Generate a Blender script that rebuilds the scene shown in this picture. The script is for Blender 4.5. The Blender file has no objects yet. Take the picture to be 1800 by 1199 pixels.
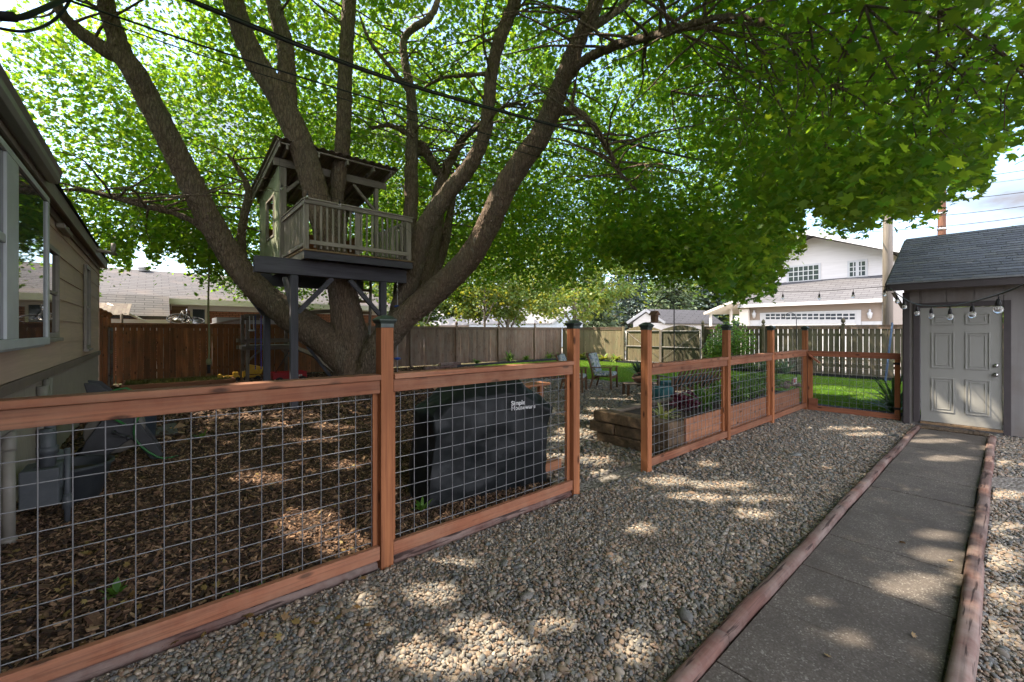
import bpy, bmesh, math, random
import numpy as np
from mathutils import Vector, Matrix
R = math.radians
random.seed(7); RNG = np.random.default_rng(7)
SC = bpy.context.scene
COL = SC.collection

# ------------------------------------------------------------ camera
SKY_FILL = 7.4  # added fill: gain on the out-of-view cloud overhead and behind the camera
H = 1.6; FPX = 740.0; HOR = 582.0; TH = R(49.6)
CT, ST = math.cos(TH), math.sin(TH)
cam = bpy.data.cameras.new('camera'); camo = bpy.data.objects.new('camera', cam); COL.objects.link(camo)
camo.location = (0, 0, H); camo.rotation_euler = (R(90), 0, TH - R(90))
cam.sensor_width = 36.0; cam.lens = FPX / 1800 * 36; cam.shift_y = -(599.5 - HOR) / 1800
cam.clip_start = 0.05; cam.clip_end = 1500
SC.camera = camo
# ------------------------------------------------------------ sky, sun, exposure
SUN = Vector((0.42, -0.55, -1.0)).normalized()          # direction the light travels
w = bpy.data.worlds.new('World'); SC.world = w; w.use_nodes = True
nt = w.node_tree; nt.nodes.clear()
o_ = nt.nodes.new('ShaderNodeOutputWorld'); bg = nt.nodes.new('ShaderNodeBackground')
sky = nt.nodes.new('ShaderNodeTexSky'); sky.sky_type = 'NISHITA'; sky.sun_disc = False
sky.sun_elevation = math.asin(-SUN.z); sky.sun_rotation = math.atan2(-SUN.x, -SUN.y)
sky.air_density = 1.0; sky.dust_density = 0.6; sky.ozone_density = 1.5
tc = nt.nodes.new('ShaderNodeTexCoord'); mp = nt.nodes.new('ShaderNodeMapping'); mp.inputs['Scale'].default_value = (1.2, 1.2, 3.4)
mp.inputs['Location'].default_value = (0.35, 0.1, 0.2)
nz = nt.nodes.new('ShaderNodeTexNoise'); nz.inputs['Scale'].default_value = 2.1; nz.inputs['Detail'].default_value = 9; nz.inputs['Roughness'].default_value = .55
rp = nt.nodes.new('ShaderNodeValToRGB'); rp.color_ramp.elements[0].position = .48; rp.color_ramp.elements[1].position = .66
mx = nt.nodes.new('ShaderNodeMix'); mx.data_type = 'RGBA'
mx.inputs[7].default_value = (1.0, 1.02, 1.2, 1)
nt.links.new(tc.outputs['Generated'], mp.inputs[0]); nt.links.new(mp.outputs[0], nz.inputs['Vector'])
nt.links.new(nz.outputs['Fac'], rp.inputs[0]); nt.links.new(rp.outputs[0], mx.inputs[0]); nt.links.new(sky.outputs[0], mx.inputs[6])
# clouds: thin and grey low over the houses, fill brightness added overhead and behind the camera
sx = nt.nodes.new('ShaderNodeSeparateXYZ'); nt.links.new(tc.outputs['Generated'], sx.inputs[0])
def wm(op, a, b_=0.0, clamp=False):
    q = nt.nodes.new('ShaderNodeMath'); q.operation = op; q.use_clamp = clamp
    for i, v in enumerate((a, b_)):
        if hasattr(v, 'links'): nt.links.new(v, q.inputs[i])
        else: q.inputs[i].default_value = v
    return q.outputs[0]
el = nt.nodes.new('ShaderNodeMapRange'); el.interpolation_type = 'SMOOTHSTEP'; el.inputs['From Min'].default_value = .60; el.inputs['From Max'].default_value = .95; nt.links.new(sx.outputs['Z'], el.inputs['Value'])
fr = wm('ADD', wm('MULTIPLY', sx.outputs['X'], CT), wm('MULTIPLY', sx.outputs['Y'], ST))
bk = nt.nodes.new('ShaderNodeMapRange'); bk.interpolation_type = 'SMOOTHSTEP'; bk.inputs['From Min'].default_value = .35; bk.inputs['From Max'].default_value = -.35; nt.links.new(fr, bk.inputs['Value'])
br_ = wm('ADD', wm('MULTIPLY', wm('MAXIMUM', el.outputs[0], bk.outputs[0]), SKY_FILL), 1.1)
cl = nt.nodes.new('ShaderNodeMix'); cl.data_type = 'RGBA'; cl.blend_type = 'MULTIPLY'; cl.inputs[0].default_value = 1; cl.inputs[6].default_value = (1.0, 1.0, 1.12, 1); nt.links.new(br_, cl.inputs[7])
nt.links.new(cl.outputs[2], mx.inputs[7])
nt.links.new(wm('MAXIMUM', rp.outputs[0], wm('MULTIPLY', bk.outputs[0], .9)), mx.inputs[0])  # solid bright cloud added behind the camera as unseen fill
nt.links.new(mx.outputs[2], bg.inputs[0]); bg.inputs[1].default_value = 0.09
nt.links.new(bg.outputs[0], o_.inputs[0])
sl = bpy.data.lights.new('sun', 'SUN'); sl.energy = 2.35; sl.angle = R(0.5); sl.color = (1, .87, .70)
so = bpy.data.objects.new('sun', sl); COL.objects.link(so); so.rotation_euler = SUN.to_track_quat('-Z', 'Y').to_euler()
SC.view_settings.view_transform = 'Standard'; SC.view_settings.look = 'None'
SC.view_settings.exposure = 2.68; SC.view_settings.gamma = 1
SC.cycles.max_bounces = 8; SC.cycles.diffuse_bounces = 4; SC.cycles.transmission_bounces = 6
SC.cycles.transparent_max_bounces = 12; SC.cycles.caustics_reflective = False; SC.cycles.caustics_refractive = False

# ------------------------------------------------------------ pixel -> place helpers (used while laying out)
def W(px, py, z):
    a = (px - 900) / FPX
    return Vector((z * (CT + ST * a), z * (ST - CT * a), H - (py - HOR) * z / FPX))
def GR(px, py, h=0.0):
    return W(px, py, FPX * (H - h) / (py - HOR))
def onX(px, py, X):
    return W(px, py, X / (CT + ST * (px - 900) / FPX))
def onY(px, py, Y):
    return W(px, py, Y / (ST - CT * (px - 900) / FPX))
def proj(P):
    P = np.asarray(P, float); z = P[..., 0] * CT + P[..., 1] * ST; r = P[..., 0] * ST - P[..., 1] * CT
    zz = np.where(np.abs(z) < 1e-4, 1e-4, z)
    return 900 + FPX * r / zz, HOR - FPX * (P[..., 2] - H) / zz, z

# ------------------------------------------------------------ objects
def tag(o, label=None, cat=None, group=None, kind=None):
    if label: o['label'] = label
    if cat: o['category'] = cat
    if group: o['group'] = group
    if kind: o['kind'] = kind
    return o
def thing(name, label, cat, loc=(0, 0, 0), group=None):
    o = bpy.data.objects.new(name, None); COL.objects.link(o); o.location = loc
    o.empty_display_size = .1
    return tag(o, label, cat, group)
def origin_of(p):
    v = Vector((0, 0, 0))
    while p is not None:
        v = v + p.location; p = p.parent
    return v
class MB:
    def __init__(s): s.v = []; s.f = []; s.r = []; s.sm = []
    def add(s, vs, fs, smooth=False, rnd=None):
        n = len(s.v); r = random.random() if rnd is None else rnd
        s.v += [tuple(p) for p in vs]; s.r += [r] * len(vs)
        s.f += [tuple(i + n for i in f) for f in fs]; s.sm += [smooth] * len(fs)
        return s
    def box(s, x0, x1, y0, y1, z0, z1, rnd=None):
        vs = [(x, y, z) for z in (z0, z1) for y in (y0, y1) for x in (x0, x1)]
        return s.add(vs, [(0, 2, 3, 1), (4, 5, 7, 6), (0, 1, 5, 4), (2, 6, 7, 3), (0, 4, 6, 2), (1, 3, 7, 5)], rnd=rnd)
    def bar(s, p, q, w, h, up=(0, 0, 1), rnd=None):
        p = Vector(p); q = Vector(q); d = (q - p).normalized(); up = Vector(up)
        sd = d.cross(up)
        if sd.length < 1e-4: sd = d.cross(Vector((1, 0, 0)))
        sd.normalize(); u = sd.cross(d).normalized(); vs = []
        for e in (p, q):
            for (i, j) in ((-1, -1), (1, -1), (1, 1), (-1, 1)):
                vs.append(e + sd * (i * w / 2) + u * (j * h / 2))
        return s.add(vs, [(0, 1, 2, 3), (7, 6, 5, 4), (0, 4, 5, 1), (1, 5, 6, 2), (2, 6, 7, 3), (3, 7, 4, 0)], rnd=rnd)
    def tube(s, pts, rad, n=8, cap=True, rnd=None, smooth=True, jit=0):
        pts = [Vector(p) for p in pts]
        if not hasattr(rad, '__len__'): rad = [rad] * len(pts)
        vs = []; fs = []; prev = None
        for i, p in enumerate(pts):
            d = (pts[min(i + 1, len(pts) - 1)] - pts[max(i - 1, 0)]).normalized()
            if prev is None:
                a = d.cross(Vector((0, 0, 1)))
                if a.length < 1e-3: a = d.cross(Vector((0, 1, 0)))
            else:
                a = prev - d * prev.dot(d)
            a.normalize(); prev = a; b = d.cross(a)
            for k in range(n):
                t = 2 * math.pi * k / n; rr = rad[i] * (1 + (random.uniform(-jit, jit) if jit else 0))
                vs.append(p + a * (math.cos(t) * rr) + b * (math.sin(t) * rr))
        for i in range(len(pts) - 1):
            for k in range(n):
                k2 = (k + 1) % n
                fs.append((i * n + k, i * n + k2, (i + 1) * n + k2, (i + 1) * n + k))
        if cap:
            fs.append(tuple(range(n - 1, -1, -1))); m = (len(pts) - 1) * n; fs.append(tuple(range(m, m + n)))
        return s.add(vs, fs, smooth, rnd)
    def lathe(s, prof, c, n=16, rnd=None, smooth=True, axis='Z', sx=1, sy=1):
        vs = []; fs = []; c = Vector(c)
        for (r, z) in prof:
            for k in range(n):
                t = 2 * math.pi * (k + .5) / n
                q = Vector((r * math.cos(t) * sx, r * math.sin(t) * sy, z))
                if axis == 'X': q = Vector((q.z, q.x, q.y))
                if axis == 'Y': q = Vector((q.x, q.z, q.y))
                vs.append(c + q)
        for i in range(len(prof) - 1):
            for k in range(n):
                k2 = (k + 1) % n; fs.append((i * n + k, i * n + k2, (i + 1) * n + k2, (i + 1) * n + k))
        fs.append(tuple(range(n - 1, -1, -1))); m = (len(prof) - 1) * n; fs.append(tuple(range(m, m + n)))
        return s.add(vs, fs, smooth, rnd)
    def quad(s, a, b, c, d, rnd=None): return s.add([a, b, c, d], [(0, 1, 2, 3)], rnd=rnd)
    def prism(s, poly, off, rnd=None, smooth=False):
        n = len(poly); off = Vector(off); vs = [Vector(p) for p in poly] + [Vector(p) + off for p in poly]
        fs = [tuple(range(n - 1, -1, -1)), tuple(range(n, 2 * n))]
        fs += [(i, (i + 1) % n, n + (i + 1) % n, n + i) for i in range(n)]
        return s.add(vs, fs, smooth, rnd)
    def build(s, name, mat, parent=None, bevel=0, seg=2):
        if parent is None:
            xs = np.array([tuple(p) for p in s.v]); o = Vector(((xs[:, 0].min() + xs[:, 0].max()) / 2, (xs[:, 1].min() + xs[:, 1].max()) / 2, xs[:, 2].min()))
            loc = o
        else:
            o = origin_of(parent); loc = Vector((0, 0, 0))
        me = bpy.data.meshes.new(name)
        me.from_pydata([(p[0] - o[0], p[1] - o[1], p[2] - o[2]) for p in s.v], [], s.f)
        me.polygons.foreach_set('use_smooth', s.sm)
        at = me.attributes.new('rnd', 'FLOAT', 'POINT'); at.data.foreach_set('value', s.r)
        me.validate(); me.update()
        bm = bmesh.new(); bm.from_mesh(me); bmesh.ops.recalc_face_normals(bm, faces=bm.faces); bm.to_mesh(me); bm.free()
        me.materials.append(mat)
        ob = bpy.data.objects.new(name, me); COL.objects.link(ob); ob.location = loc; ob.parent = parent
        if bevel:
            m = ob.modifiers.new('bevel', 'BEVEL'); m.width = bevel; m.segments = seg; m.limit_method = 'ANGLE'; m.harden_normals = False
        return ob
def npmesh(name, V, tris, rnd, mat, parent=None, smooth=False, flip=None):
    """V (N,3) array, tris (M,3) array, rnd (N,)"""
    o = np.array(origin_of(parent)) if parent is not None else np.zeros(3)
    me = bpy.data.meshes.new(name); n = len(V); m = len(tris)
    me.vertices.add(n); me.vertices.foreach_set('co', (V - o).astype(np.float32).ravel())
    me.loops.add(m * 3); me.loops.foreach_set('vertex_index', tris.astype(np.int32).ravel())
    me.polygons.add(m); me.polygons.foreach_set('loop_start', np.arange(0, m * 3, 3, dtype=np.int32))
    try: me.polygons.foreach_set('loop_total', np.full(m, 3, dtype=np.int32))
    except Exception: pass
    me.polygons.foreach_set('use_smooth', np.full(m, smooth))
    at = me.attributes.new('rnd', 'FLOAT', 'POINT'); at.data.foreach_set('value', rnd.astype(np.float32))
    me.update(calc_edges=True); me.materials.append(mat)
    ob = bpy.data.objects.new(name, me); COL.objects.link(ob); ob.parent = parent
    return ob
def copy_tree(o, parent=None):
    c = o.copy(); COL.objects.link(c); c.parent = parent
    for ch in list(o.children): copy_tree(ch, c)
    return c
def catmull(P, per=6):
    P = [np.array(p, float) for p in P]; out = []
    Q = [2 * P[0] - P[1]] + P + [2 * P[-1] - P[-2]]
    for i in range(1, len(Q) - 2):
        for k in range(per):
            t = k / per; a, b, c, d = Q[i - 1], Q[i], Q[i + 1], Q[i + 2]
            out.append(.5 * ((2 * b) + (-a + c) * t + (2 * a - 5 * b + 4 * c - d) * t * t + (-a + 3 * b - 3 * c + d) * t ** 3))
    out.append(P[-1]); return out

# ------------------------------------------------------------ materials
def newmat(name):
    m = bpy.data.materials.new(name); m.use_nodes = True; nt = m.node_tree; nt.nodes.clear()
    out = nt.nodes.new('ShaderNodeOutputMaterial'); b = nt.nodes.new('ShaderNodeBsdfPrincipled')
    nt.links.new(b.outputs[0], out.inputs[0]); return m, nt, b, out
def N(nt, t, **kw):
    n = nt.nodes.new(t)
    for k, v in kw.items():
        if k in n.inputs: n.inputs[k].default_value = v
        else: setattr(n, k, v)
    return n
def c4(c): return (c[0], c[1], c[2], 1)
def mixc(nt, fac, a, b, blend='MIX'):
    m = nt.nodes.new('ShaderNodeMix'); m.data_type = 'RGBA'; m.blend_type = blend
    for sock, v in ((0, fac), (6, a), (7, b)):
        if hasattr(v, 'links'): nt.links.new(v, m.inputs[sock])
        elif isinstance(v, (int, float)): m.inputs[sock].default_value = v
        else: m.inputs[sock].default_value = c4(v)
    return m.outputs[2]
def math_(nt, op, a, b=0.0, clamp=False):
    m = nt.nodes.new('ShaderNodeMath'); m.operation = op; m.use_clamp = clamp
    for i, v in enumerate((a, b)):
        if hasattr(v, 'links'): nt.links.new(v, m.inputs[i])
        else: m.inputs[i].default_value = v
    return m.outputs[0]
def ramp(nt, fac, stops):
    r = nt.nodes.new('ShaderNodeValToRGB'); e = r.color_ramp.elements
    while len(e) < len(stops): e.new(.5)
    for i, (p, c) in enumerate(stops):
        e[i].position = p; e[i].color = c4(c) if hasattr(c, '__len__') else (c, c, c, 1)
    nt.links.new(fac, r.inputs[0]); return r.outputs[0]
def coords(nt, stretch=(1, 1, 1)):
    tc = nt.nodes.new('ShaderNodeTexCoord'); at = nt.nodes.new('ShaderNodeAttribute'); at.attribute_name = 'rnd'
    mp = nt.nodes.new('ShaderNodeMapping'); mp.inputs['Scale'].default_value = stretch
    sc = nt.nodes.new('ShaderNodeVectorMath'); sc.operation = 'MULTIPLY_ADD'
    nt.links.new(at.outputs['Fac'], sc.inputs[0]); sc.inputs[1].default_value = (17, 23, 31)
    nt.links.new(tc.outputs['Object'], sc.inputs[2]); nt.links.new(sc.outputs[0], mp.inputs[0])
    return mp.outputs[0], at.outputs['Fac']
def noise(nt, vec, scale, detail=4, rough=.55):
    n = nt.nodes.new('ShaderNodeTexNoise'); n.inputs['Scale'].default_value = scale; n.inputs['Detail'].default_value = detail
    n.inputs['Roughness'].default_value = rough; nt.links.new(vec, n.inputs['Vector']); return n.outputs['Fac']
def bump(nt, b, h, strength=.3, dist=.01):
    n = nt.nodes.new('ShaderNodeBump'); n.inputs['Strength'].default_value = strength; n.inputs['Distance'].default_value = dist
    nt.links.new(h, n.inputs['Height']); nt.links.new(n.outputs[0], b.inputs['Normal'])
def pm(name, c1, c2=None, scale=8, rough=.7, bmp=.2, stretch=(1, 1, 1), var=.3, metal=0, bd=.005, stain=None, spec=.35):
    m, nt, b, out = newmat(name); c2 = c2 or tuple(x * .65 for x in c1)
    v, r = coords(nt, stretch); f = noise(nt, v, scale, 6, .6)
    f2 = ramp(nt, f, [(.32, 0), (.68, 1)])
    col = mixc(nt, f2, c1, c2)
    k = math_(nt, 'MULTIPLY_ADD', r, var); k.node.inputs[2].default_value = 1 - var / 2
    col = mixc(nt, 1.0, col, k, 'MULTIPLY')
    if stain:
        v2, _ = coords(nt); s = noise(nt, v2, 1.7, 5, .65); col = mixc(nt, ramp(nt, s, [(.48, 0), (.7, .8)]), col, stain)
    nt.links.new(col, b.inputs['Base Color']); b.inputs['Roughness'].default_value = rough; b.inputs['Metallic'].default_value = metal
    b.inputs['Specular IOR Level'].default_value = spec
    if bmp: bump(nt, b, f, bmp, bd)
    return m
def wood(name, c1, c2, axis='X', var=.35, knots=True, rough=.75, weather=None, wamt=.5, crack=False):
    m, nt, b, out = newmat(name); st = [34, 34, 34]; st['XYZ'.index(axis)] = 1.1
    v, r = coords(nt, tuple(st)); f = noise(nt, v, 1.6, 7, .6)
    st2 = [6, 6, 6]; st2['XYZ'.index(axis)] = .7
    v2, _ = coords(nt, tuple(st2)); g = noise(nt, v2, 1.5, 4, .5)
    col = mixc(nt, ramp(nt, f, [(.3, 0), (.7, 1)]), c1, c2)
    col = mixc(nt, ramp(nt, g, [(.35, 0), (.75, .7)]), col, tuple(x * .55 for x in c2))
    stg = [70, 70, 70]; stg['XYZ'.index(axis)] = 1.6
    vg, _ = coords(nt, tuple(stg)); fg = noise(nt, vg, 1.0, 3, .6); col = mixc(nt, ramp(nt, fg, [(.54, 0), (.66, .55)]), col, tuple(x * .45 for x in c2))
    if knots:
        st3 = [9, 9, 9]; st3['XYZ'.index(axis)] = 3.2
        v3, _ = coords(nt, tuple(st3)); vo = nt.nodes.new('ShaderNodeTexVoronoi'); vo.inputs['Scale'].default_value = 1.0
        nt.links.new(v3, vo.inputs['Vector']); kf = ramp(nt, vo.outputs['Distance'], [(.09, 1), (.18, 0)])
        col = mixc(nt, kf, col, tuple(x * .3 for x in c2))
    if weather:
        v4, _ = coords(nt, (2, 2, 2)); s = noise(nt, v4, 1.3, 6, .7)
        col = mixc(nt, ramp(nt, s, [(.4, 0), (.65, wamt)]), col, weather)
    if crack:
        st5 = [34, 34, 34]; st5['XYZ'.index(axis)] = 2.4
        v5, _ = coords(nt, tuple(st5)); cr = noise(nt, v5, 1.0, 3, .5); col = mixc(nt, ramp(nt, cr, [(.60, 0), (.64, .85)]), col, tuple(x * .25 for x in c2))
    k = math_(nt, 'MULTIPLY_ADD', r, var); k.node.inputs[2].default_value = 1 - var / 2
    col = mixc(nt, 1.0, col, k, 'MULTIPLY')
    nt.links.new(col, b.inputs['Base Color']); b.inputs['Roughness'].default_value = rough; b.inputs['Specular IOR Level'].default_value = .25
    bump(nt, b, f, .45, .004); return m
def leafmat(name, dark, light, trans, mixf=.5, gloss=.35, patchy=None):
    m, nt, b, out = newmat(name)
    at = nt.nodes.new('ShaderNodeAttribute'); at.attribute_name = 'rnd'
    col = mixc(nt, at.outputs['Fac'], dark, light)
    if patchy:
        ge = nt.nodes.new('ShaderNodeNewGeometry'); f = noise(nt, ge.outputs['Position'], 1.3, 5, .65); col = mixc(nt, ramp(nt, f, [(.45, 0), (.7, .8)]), col, patchy)
    nt.links.new(col, b.inputs['Base Color']); b.inputs['Roughness'].default_value = .5; b.inputs['Specular IOR Level'].default_value = gloss
    t = nt.nodes.new('ShaderNodeBsdfTranslucent')
    tcol = mixc(nt, at.outputs['Fac'], trans, (min(1, trans[0] * 2.2), trans[1] * 1.25, trans[2] * 1.1))
    nt.links.new(tcol, t.inputs[0]); ms = nt.nodes.new('ShaderNodeMixShader'); ms.inputs[0].default_value = mixf
    nt.links.new(b.outputs[0], ms.inputs[1]); nt.links.new(t.outputs[0], ms.inputs[2]); nt.links.new(ms.outputs[0], out.inputs[0])
    return m
def shingles(name, c1, c2, cw=.9, ch=.14, ax='Y', stain=None):
    m, nt, b, out = newmat(name)
    tc = nt.nodes.new('ShaderNodeTexCoord'); sp = nt.nodes.new('ShaderNodeSeparateXYZ'); nt.links.new(tc.outputs['Object'], sp.inputs[0])
    cb = nt.nodes.new('ShaderNodeCombineXYZ'); nt.links.new(sp.outputs[ax], cb.inputs[0]); nt.links.new(sp.outputs['Z'], cb.inputs[1])
    br = nt.nodes.new('ShaderNodeTexBrick'); br.inputs['Scale'].default_value = 1; br.inputs['Brick Width'].default_value = cw; br.inputs['Row Height'].default_value = ch
    br.inputs['Mortar Size'].default_value = .009; br.inputs['Color1'].default_value = c4(c1); br.inputs['Color2'].default_value = c4(c2); br.inputs['Mortar'].default_value = c4(tuple(x * .35 for x in c2))
    nt.links.new(cb.outputs[0], br.inputs['Vector'])
    f = noise(nt, tc.outputs['Object'], 40, 3); g = noise(nt, tc.outputs['Object'], .8, 4)
    col = mixc(nt, 1.0, br.outputs['Color'], ramp(nt, f, [(.3, .75), (.7, 1.15)]), 'MULTIPLY')
    if stain: col = mixc(nt, ramp(nt, g, [(.5, 0), (.7, .6)]), col, stain)
    nt.links.new(col, b.inputs['Base Color']); b.inputs['Roughness'].default_value = .9; b.inputs['Specular IOR Level'].default_value = .2
    bump(nt, b, br.outputs['Fac'], -.5, .01); return m
M = {}
M['cedar_v'] = wood('cedar_vertical', (0.448, 0.180, 0.073), (0.281, 0.101, 0.045), 'Z')
M['cedar_x'] = wood('cedar_rail', (0.348, 0.137, 0.069), (0.207, 0.079, 0.046), 'X', weather=(.36, .22, .14), wamt=.35)
M['cedar_y'] = wood('cedar_cross', (0.352, 0.134, 0.067), (0.209, 0.077, 0.045), 'Y')
M['plank_x'] = wood('cedar_plank', (0.352, 0.162, 0.085), (0.264, 0.114, 0.060), 'X')
M['timber'] = wood('stained_timber', (0.197, 0.105, 0.082), (0.107, 0.055, 0.045), 'X', var=.4, weather=(.25, .20, .175), wamt=.75, crack=True)
M['fence_warm'] = wood('fence_warm', (0.360, 0.138, 0.048), (0.180, 0.066, 0.026), 'Z', var=.6, weather=(.10, .07, .035))
M['fence_mid'] = wood('fence_mid', (.26, .17, .12), (.16, .10, .07), 'Z', var=.4, weather=(.22, .19, .15))
M['fence_old'] = wood('fence_old', (.30, .25, .15), (.20, .15, .09), 'Z', var=.35, weather=(.16, .17, .10))
M['fence_grey'] = wood('fence_grey', (0.144, 0.122, 0.079), (0.094, 0.079, 0.054), 'Z', var=.4, weather=(.11, .12, .075))
M['slate'] = wood('slate_painted_timber', (0.103, 0.100, 0.118), (0.079, 0.077, 0.095), 'X', knots=False, var=.2)
M['taupe'] = wood('taupe_painted_wood', (0.357, 0.315, 0.273), (0.273, 0.242, 0.211), 'X', knots=False, var=.25, weather=(.22, .20, .16), wamt=.4)
M['greenwall'] = wood('mossy_painted_plywood', (0.402, 0.445, 0.297), (0.297, 0.338, 0.222), 'Z', knots=False, var=.1, weather=(.24, .22, .17))
M['deck'] = wood('deck_boards', (.30, .20, .11), (.20, .13, .075), 'X')
M['playwood'] = wood('weathered_play_wood', (.17, .12, .095), (.11, .08, .065), 'X', var=.4, weather=(.22, .20, .15))
M['siding'] = pm('taupe_siding', (0.580, 0.424, 0.326), (0.491, 0.360, 0.280), 3, .75, .15, (1, .3, 9), .12, bd=.003)
M['siding_low'] = pm('lower_siding', (0.355, 0.296, 0.248), (0.284, 0.242, 0.203), 3, .8, .15, (9, 9, .4), .1)
M['soffit'] = pm('soffit_paint', (0.220, 0.170, 0.140), (0.180, 0.140, 0.120), 4, .7, .1, var=.1)
M['gutter'] = pm('grey_gutter', (0.322, 0.308, 0.294), (0.266, 0.259, 0.252), 4, .4, .05, var=.05, metal=.2)
M['fascia'] = pm('fascia_paint', (0.315, 0.277, 0.247), (0.255, 0.225, 0.203), 6, .6, .1, var=.1)
M['white'] = pm('white_vinyl', (.52, .52, .52), (.47, .47, .47), 5, .45, .05, var=.05)
M['houseframe'] = pm('grey_window_frame', (.50, .53, .55), (.44, .46, .48), 5, .45, .05, var=.05)
M['roof_dark'] = shingles('dark_shingles', (.060, .068, .078), (.045, .05, .058), .33, .075)
M['roof_light'] = shingles('pale_shingles', (.15, .145, .145), (.125, .12, .12), .5, .10, 'Y')
M['roof_left'] = shingles('brown_grey_shingles', (0.102, 0.095, 0.093), (0.082, 0.076, 0.075), .5, .09, 'X', stain=(.14, .11, .095))
M['brick'] = shingles('red_brick', (.42, .19, .11), (.34, .15, .09), .22, .075, 'X')
M['trim_dark'] = pm('dark_brown_trim', (.055, .046, .047), (.045, .038, .040), 6, .6, .1, var=.1)
M['shed_wall'] = pm('grey_board_siding', (.20, .188, .18), (.165, .156, .15), 2, .8, .3, (9, 9, .5), .08, stain=(.15, .13, .115))
M['door'] = pm('pale_grey_door', (0.246, 0.244, 0.223), (0.231, 0.230, 0.212), 3, .45, .03, var=.02)
M['metal'] = pm('galvanised_wire', (0.234, 0.234, 0.240), (0.182, 0.182, 0.189), 20, .5, .05, var=.1, metal=.3)
M['steel'] = pm('satin_steel', (.45, .44, .42), None, 10, .25, .02, var=.1, metal=.9)
M['black'] = pm('black_metal', (.012, .012, .013), None, 10, .45, .02, var=.1)
M['rubber'] = pm('black_rubber', (.02, .02, .022), None, 10, .7, .1, var=.2)
M['capmetal'] = pm('patina_post_cap', (.045, .065, .055), (.03, .035, .035), 30, .35, .1, var=.1, metal=.3)
M['cover'] = pm('dark_grill_cover', (0.005, 0.008, 0.009), (0.004, 0.005, 0.006), 5, .55, .35, var=.05, bd=.01, spec=.3)
M['lettering'] = pm('white_print', (.7, .7, .7), None, 5, .6, 0, var=0)
M['concrete'] = None
M['cream'] = pm('cream_paint', (.75, .70, .62), (.70, .65, .57), 2, .7, .05, var=.05)
M['tanwall'] = pm('tan_siding', (0.333, 0.265, 0.218), (0.299, 0.241, 0.196), 2, .7, .08, (1, 1, 14), .05)
M['housewhite'] = pm('white_clapboard', (0.668, 0.642, 0.616), (0.598, 0.572, 0.546), 2, .7, .25, (.3, .3, 5), .03, bd=.02)
M['bluewhite'] = pm('pale_blue_clapboard', (.50, .55, .60), (.45, .50, .55), 2, .7, .1, (.3, .3, 14), .03)
M['whiteroof'] = pm('pale_metal_roof', (.30, .29, .29), (.26, .25, .25), 1.5, .5, .1, var=.05)
M['pole_grey'] = wood('grey_pole', (.30, .26, .22), (.20, .17, .145), 'Z', knots=False)
M['pole_brown'] = wood('brown_pole', (.24, .11, .06), (.15, .07, .045), 'Z', knots=False)
M['concrete_block'] = pm('worn_tie', (.13, .085, .048), (.05, .035, .022), 14, .95, .9, var=.5, bd=.02)
M['black_edge'] = pm('black_edging', (.02, .022, .03), None, 6, .6, .1, var=.2)
M['red'] = pm('red_enamel', (.42, .015, .02), None, 6, .35, 0, var=.1)
M['yellow'] = pm('yellow_plastic', (.62, .35, .02), (.5, .28, .02), 6, .45, 0, var=.1)
M['blueplastic'] = pm('blue_plastic', (.04, .10, .38), None, 6, .4, 0, var=.1)
M['purplechain'] = pm('purple_chain_sleeve', (.10, .07, .42), None, 6, .5, 0, var=.1)
M['bluechain'] = pm('blue_chain_sleeve', (.05, .07, .25), None, 6, .5, 0, var=.1)
M['rope'] = pm('olive_rope', (.20, .19, .10), (.12, .12, .06), 60, .9, .5, (1, 1, 3), .2)
M['slide'] = pm('tan_slide', (.36, .29, .20), (.30, .24, .17), 6, .5, .05, var=.1)
M['tub'] = pm('dark_rubber_tub', (.045, .05, .055), (.03, .034, .04), 8, .6, .2, var=.1)
M['meter'] = pm('grey_meter_paint', (0.084, 0.091, 0.101), (0.063, 0.070, 0.077), 12, .5, .1, var=.2)
M['pvc'] = pm('beige_pipe', (0.247, 0.225, 0.195), (0.203, 0.188, 0.165), 8, .5, .05, var=.1)
M['hosegreen'] = pm('green_hose', (.03, .16, .04), None, 8, .4, 0, var=.2)
M['reel'] = pm('taupe_plastic', (.15, .135, .115), (.12, .11, .095), 8, .5, .05, var=.1)
M['reel_dark'] = pm('dark_grey_plastic', (.035, .035, .038), None, 8, .5, .05, var=.1)
M['bin'] = pm('blue_grey_bin', (.05, .065, .08), None, 8, .55, .05, var=.1)
M['chairwood'] = wood('chair_wood', (.20, .11, .06), (.13, .07, .04), 'Z', knots=False)
M['teal'] = pm('teal_cushion', (.03, .13, .15), (.02, .09, .11), 8, .6, .1, var=.2)
M['terracotta'] = pm('brown_bowl', (.17, .09, .06), None, 8, .7, .1, var=.2)
M['soil'] = pm('dark_soil', (.05, .035, .025), (.03, .02, .015), 30, .95, .8, var=.1, bd=.02)
M['redrock'] = pm('pink_stone', (.36, .24, .20), (.25, .17, .14), 12, .9, .5, var=.6, bd=.02)
M['blueboard'] = pm('blue_board', (.05, .09, .16), None, 6, .6, .1, var=.1)
M['bulbglass'] = None
M['corrugated'] = pm('rusty_sheet_roof', (.25, .21, .18), (.16, .12, .10), 3, .5, .1, (1, 8, 1), .4, metal=.4)
def glassmat(name, tint, rough=.02, ior=1.9):
    m, nt, b, out = newmat(name); b.inputs['Base Color'].default_value = c4(tint); b.inputs['Roughness'].default_value = rough
    b.inputs['IOR'].default_value = ior; b.inputs['Specular IOR Level'].default_value = .9; return m
M['glass'] = glassmat('window_glass', (.03, .035, .04)); M['glass_dark'] = glassmat('dark_pane', (.05, .06, .07), .05, 1.5)
m, nt, b, out = newmat('clear_bulb'); b.inputs['Base Color'].default_value = (.95, .93, .9, 1); b.inputs['Roughness'].default_value = .05
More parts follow.
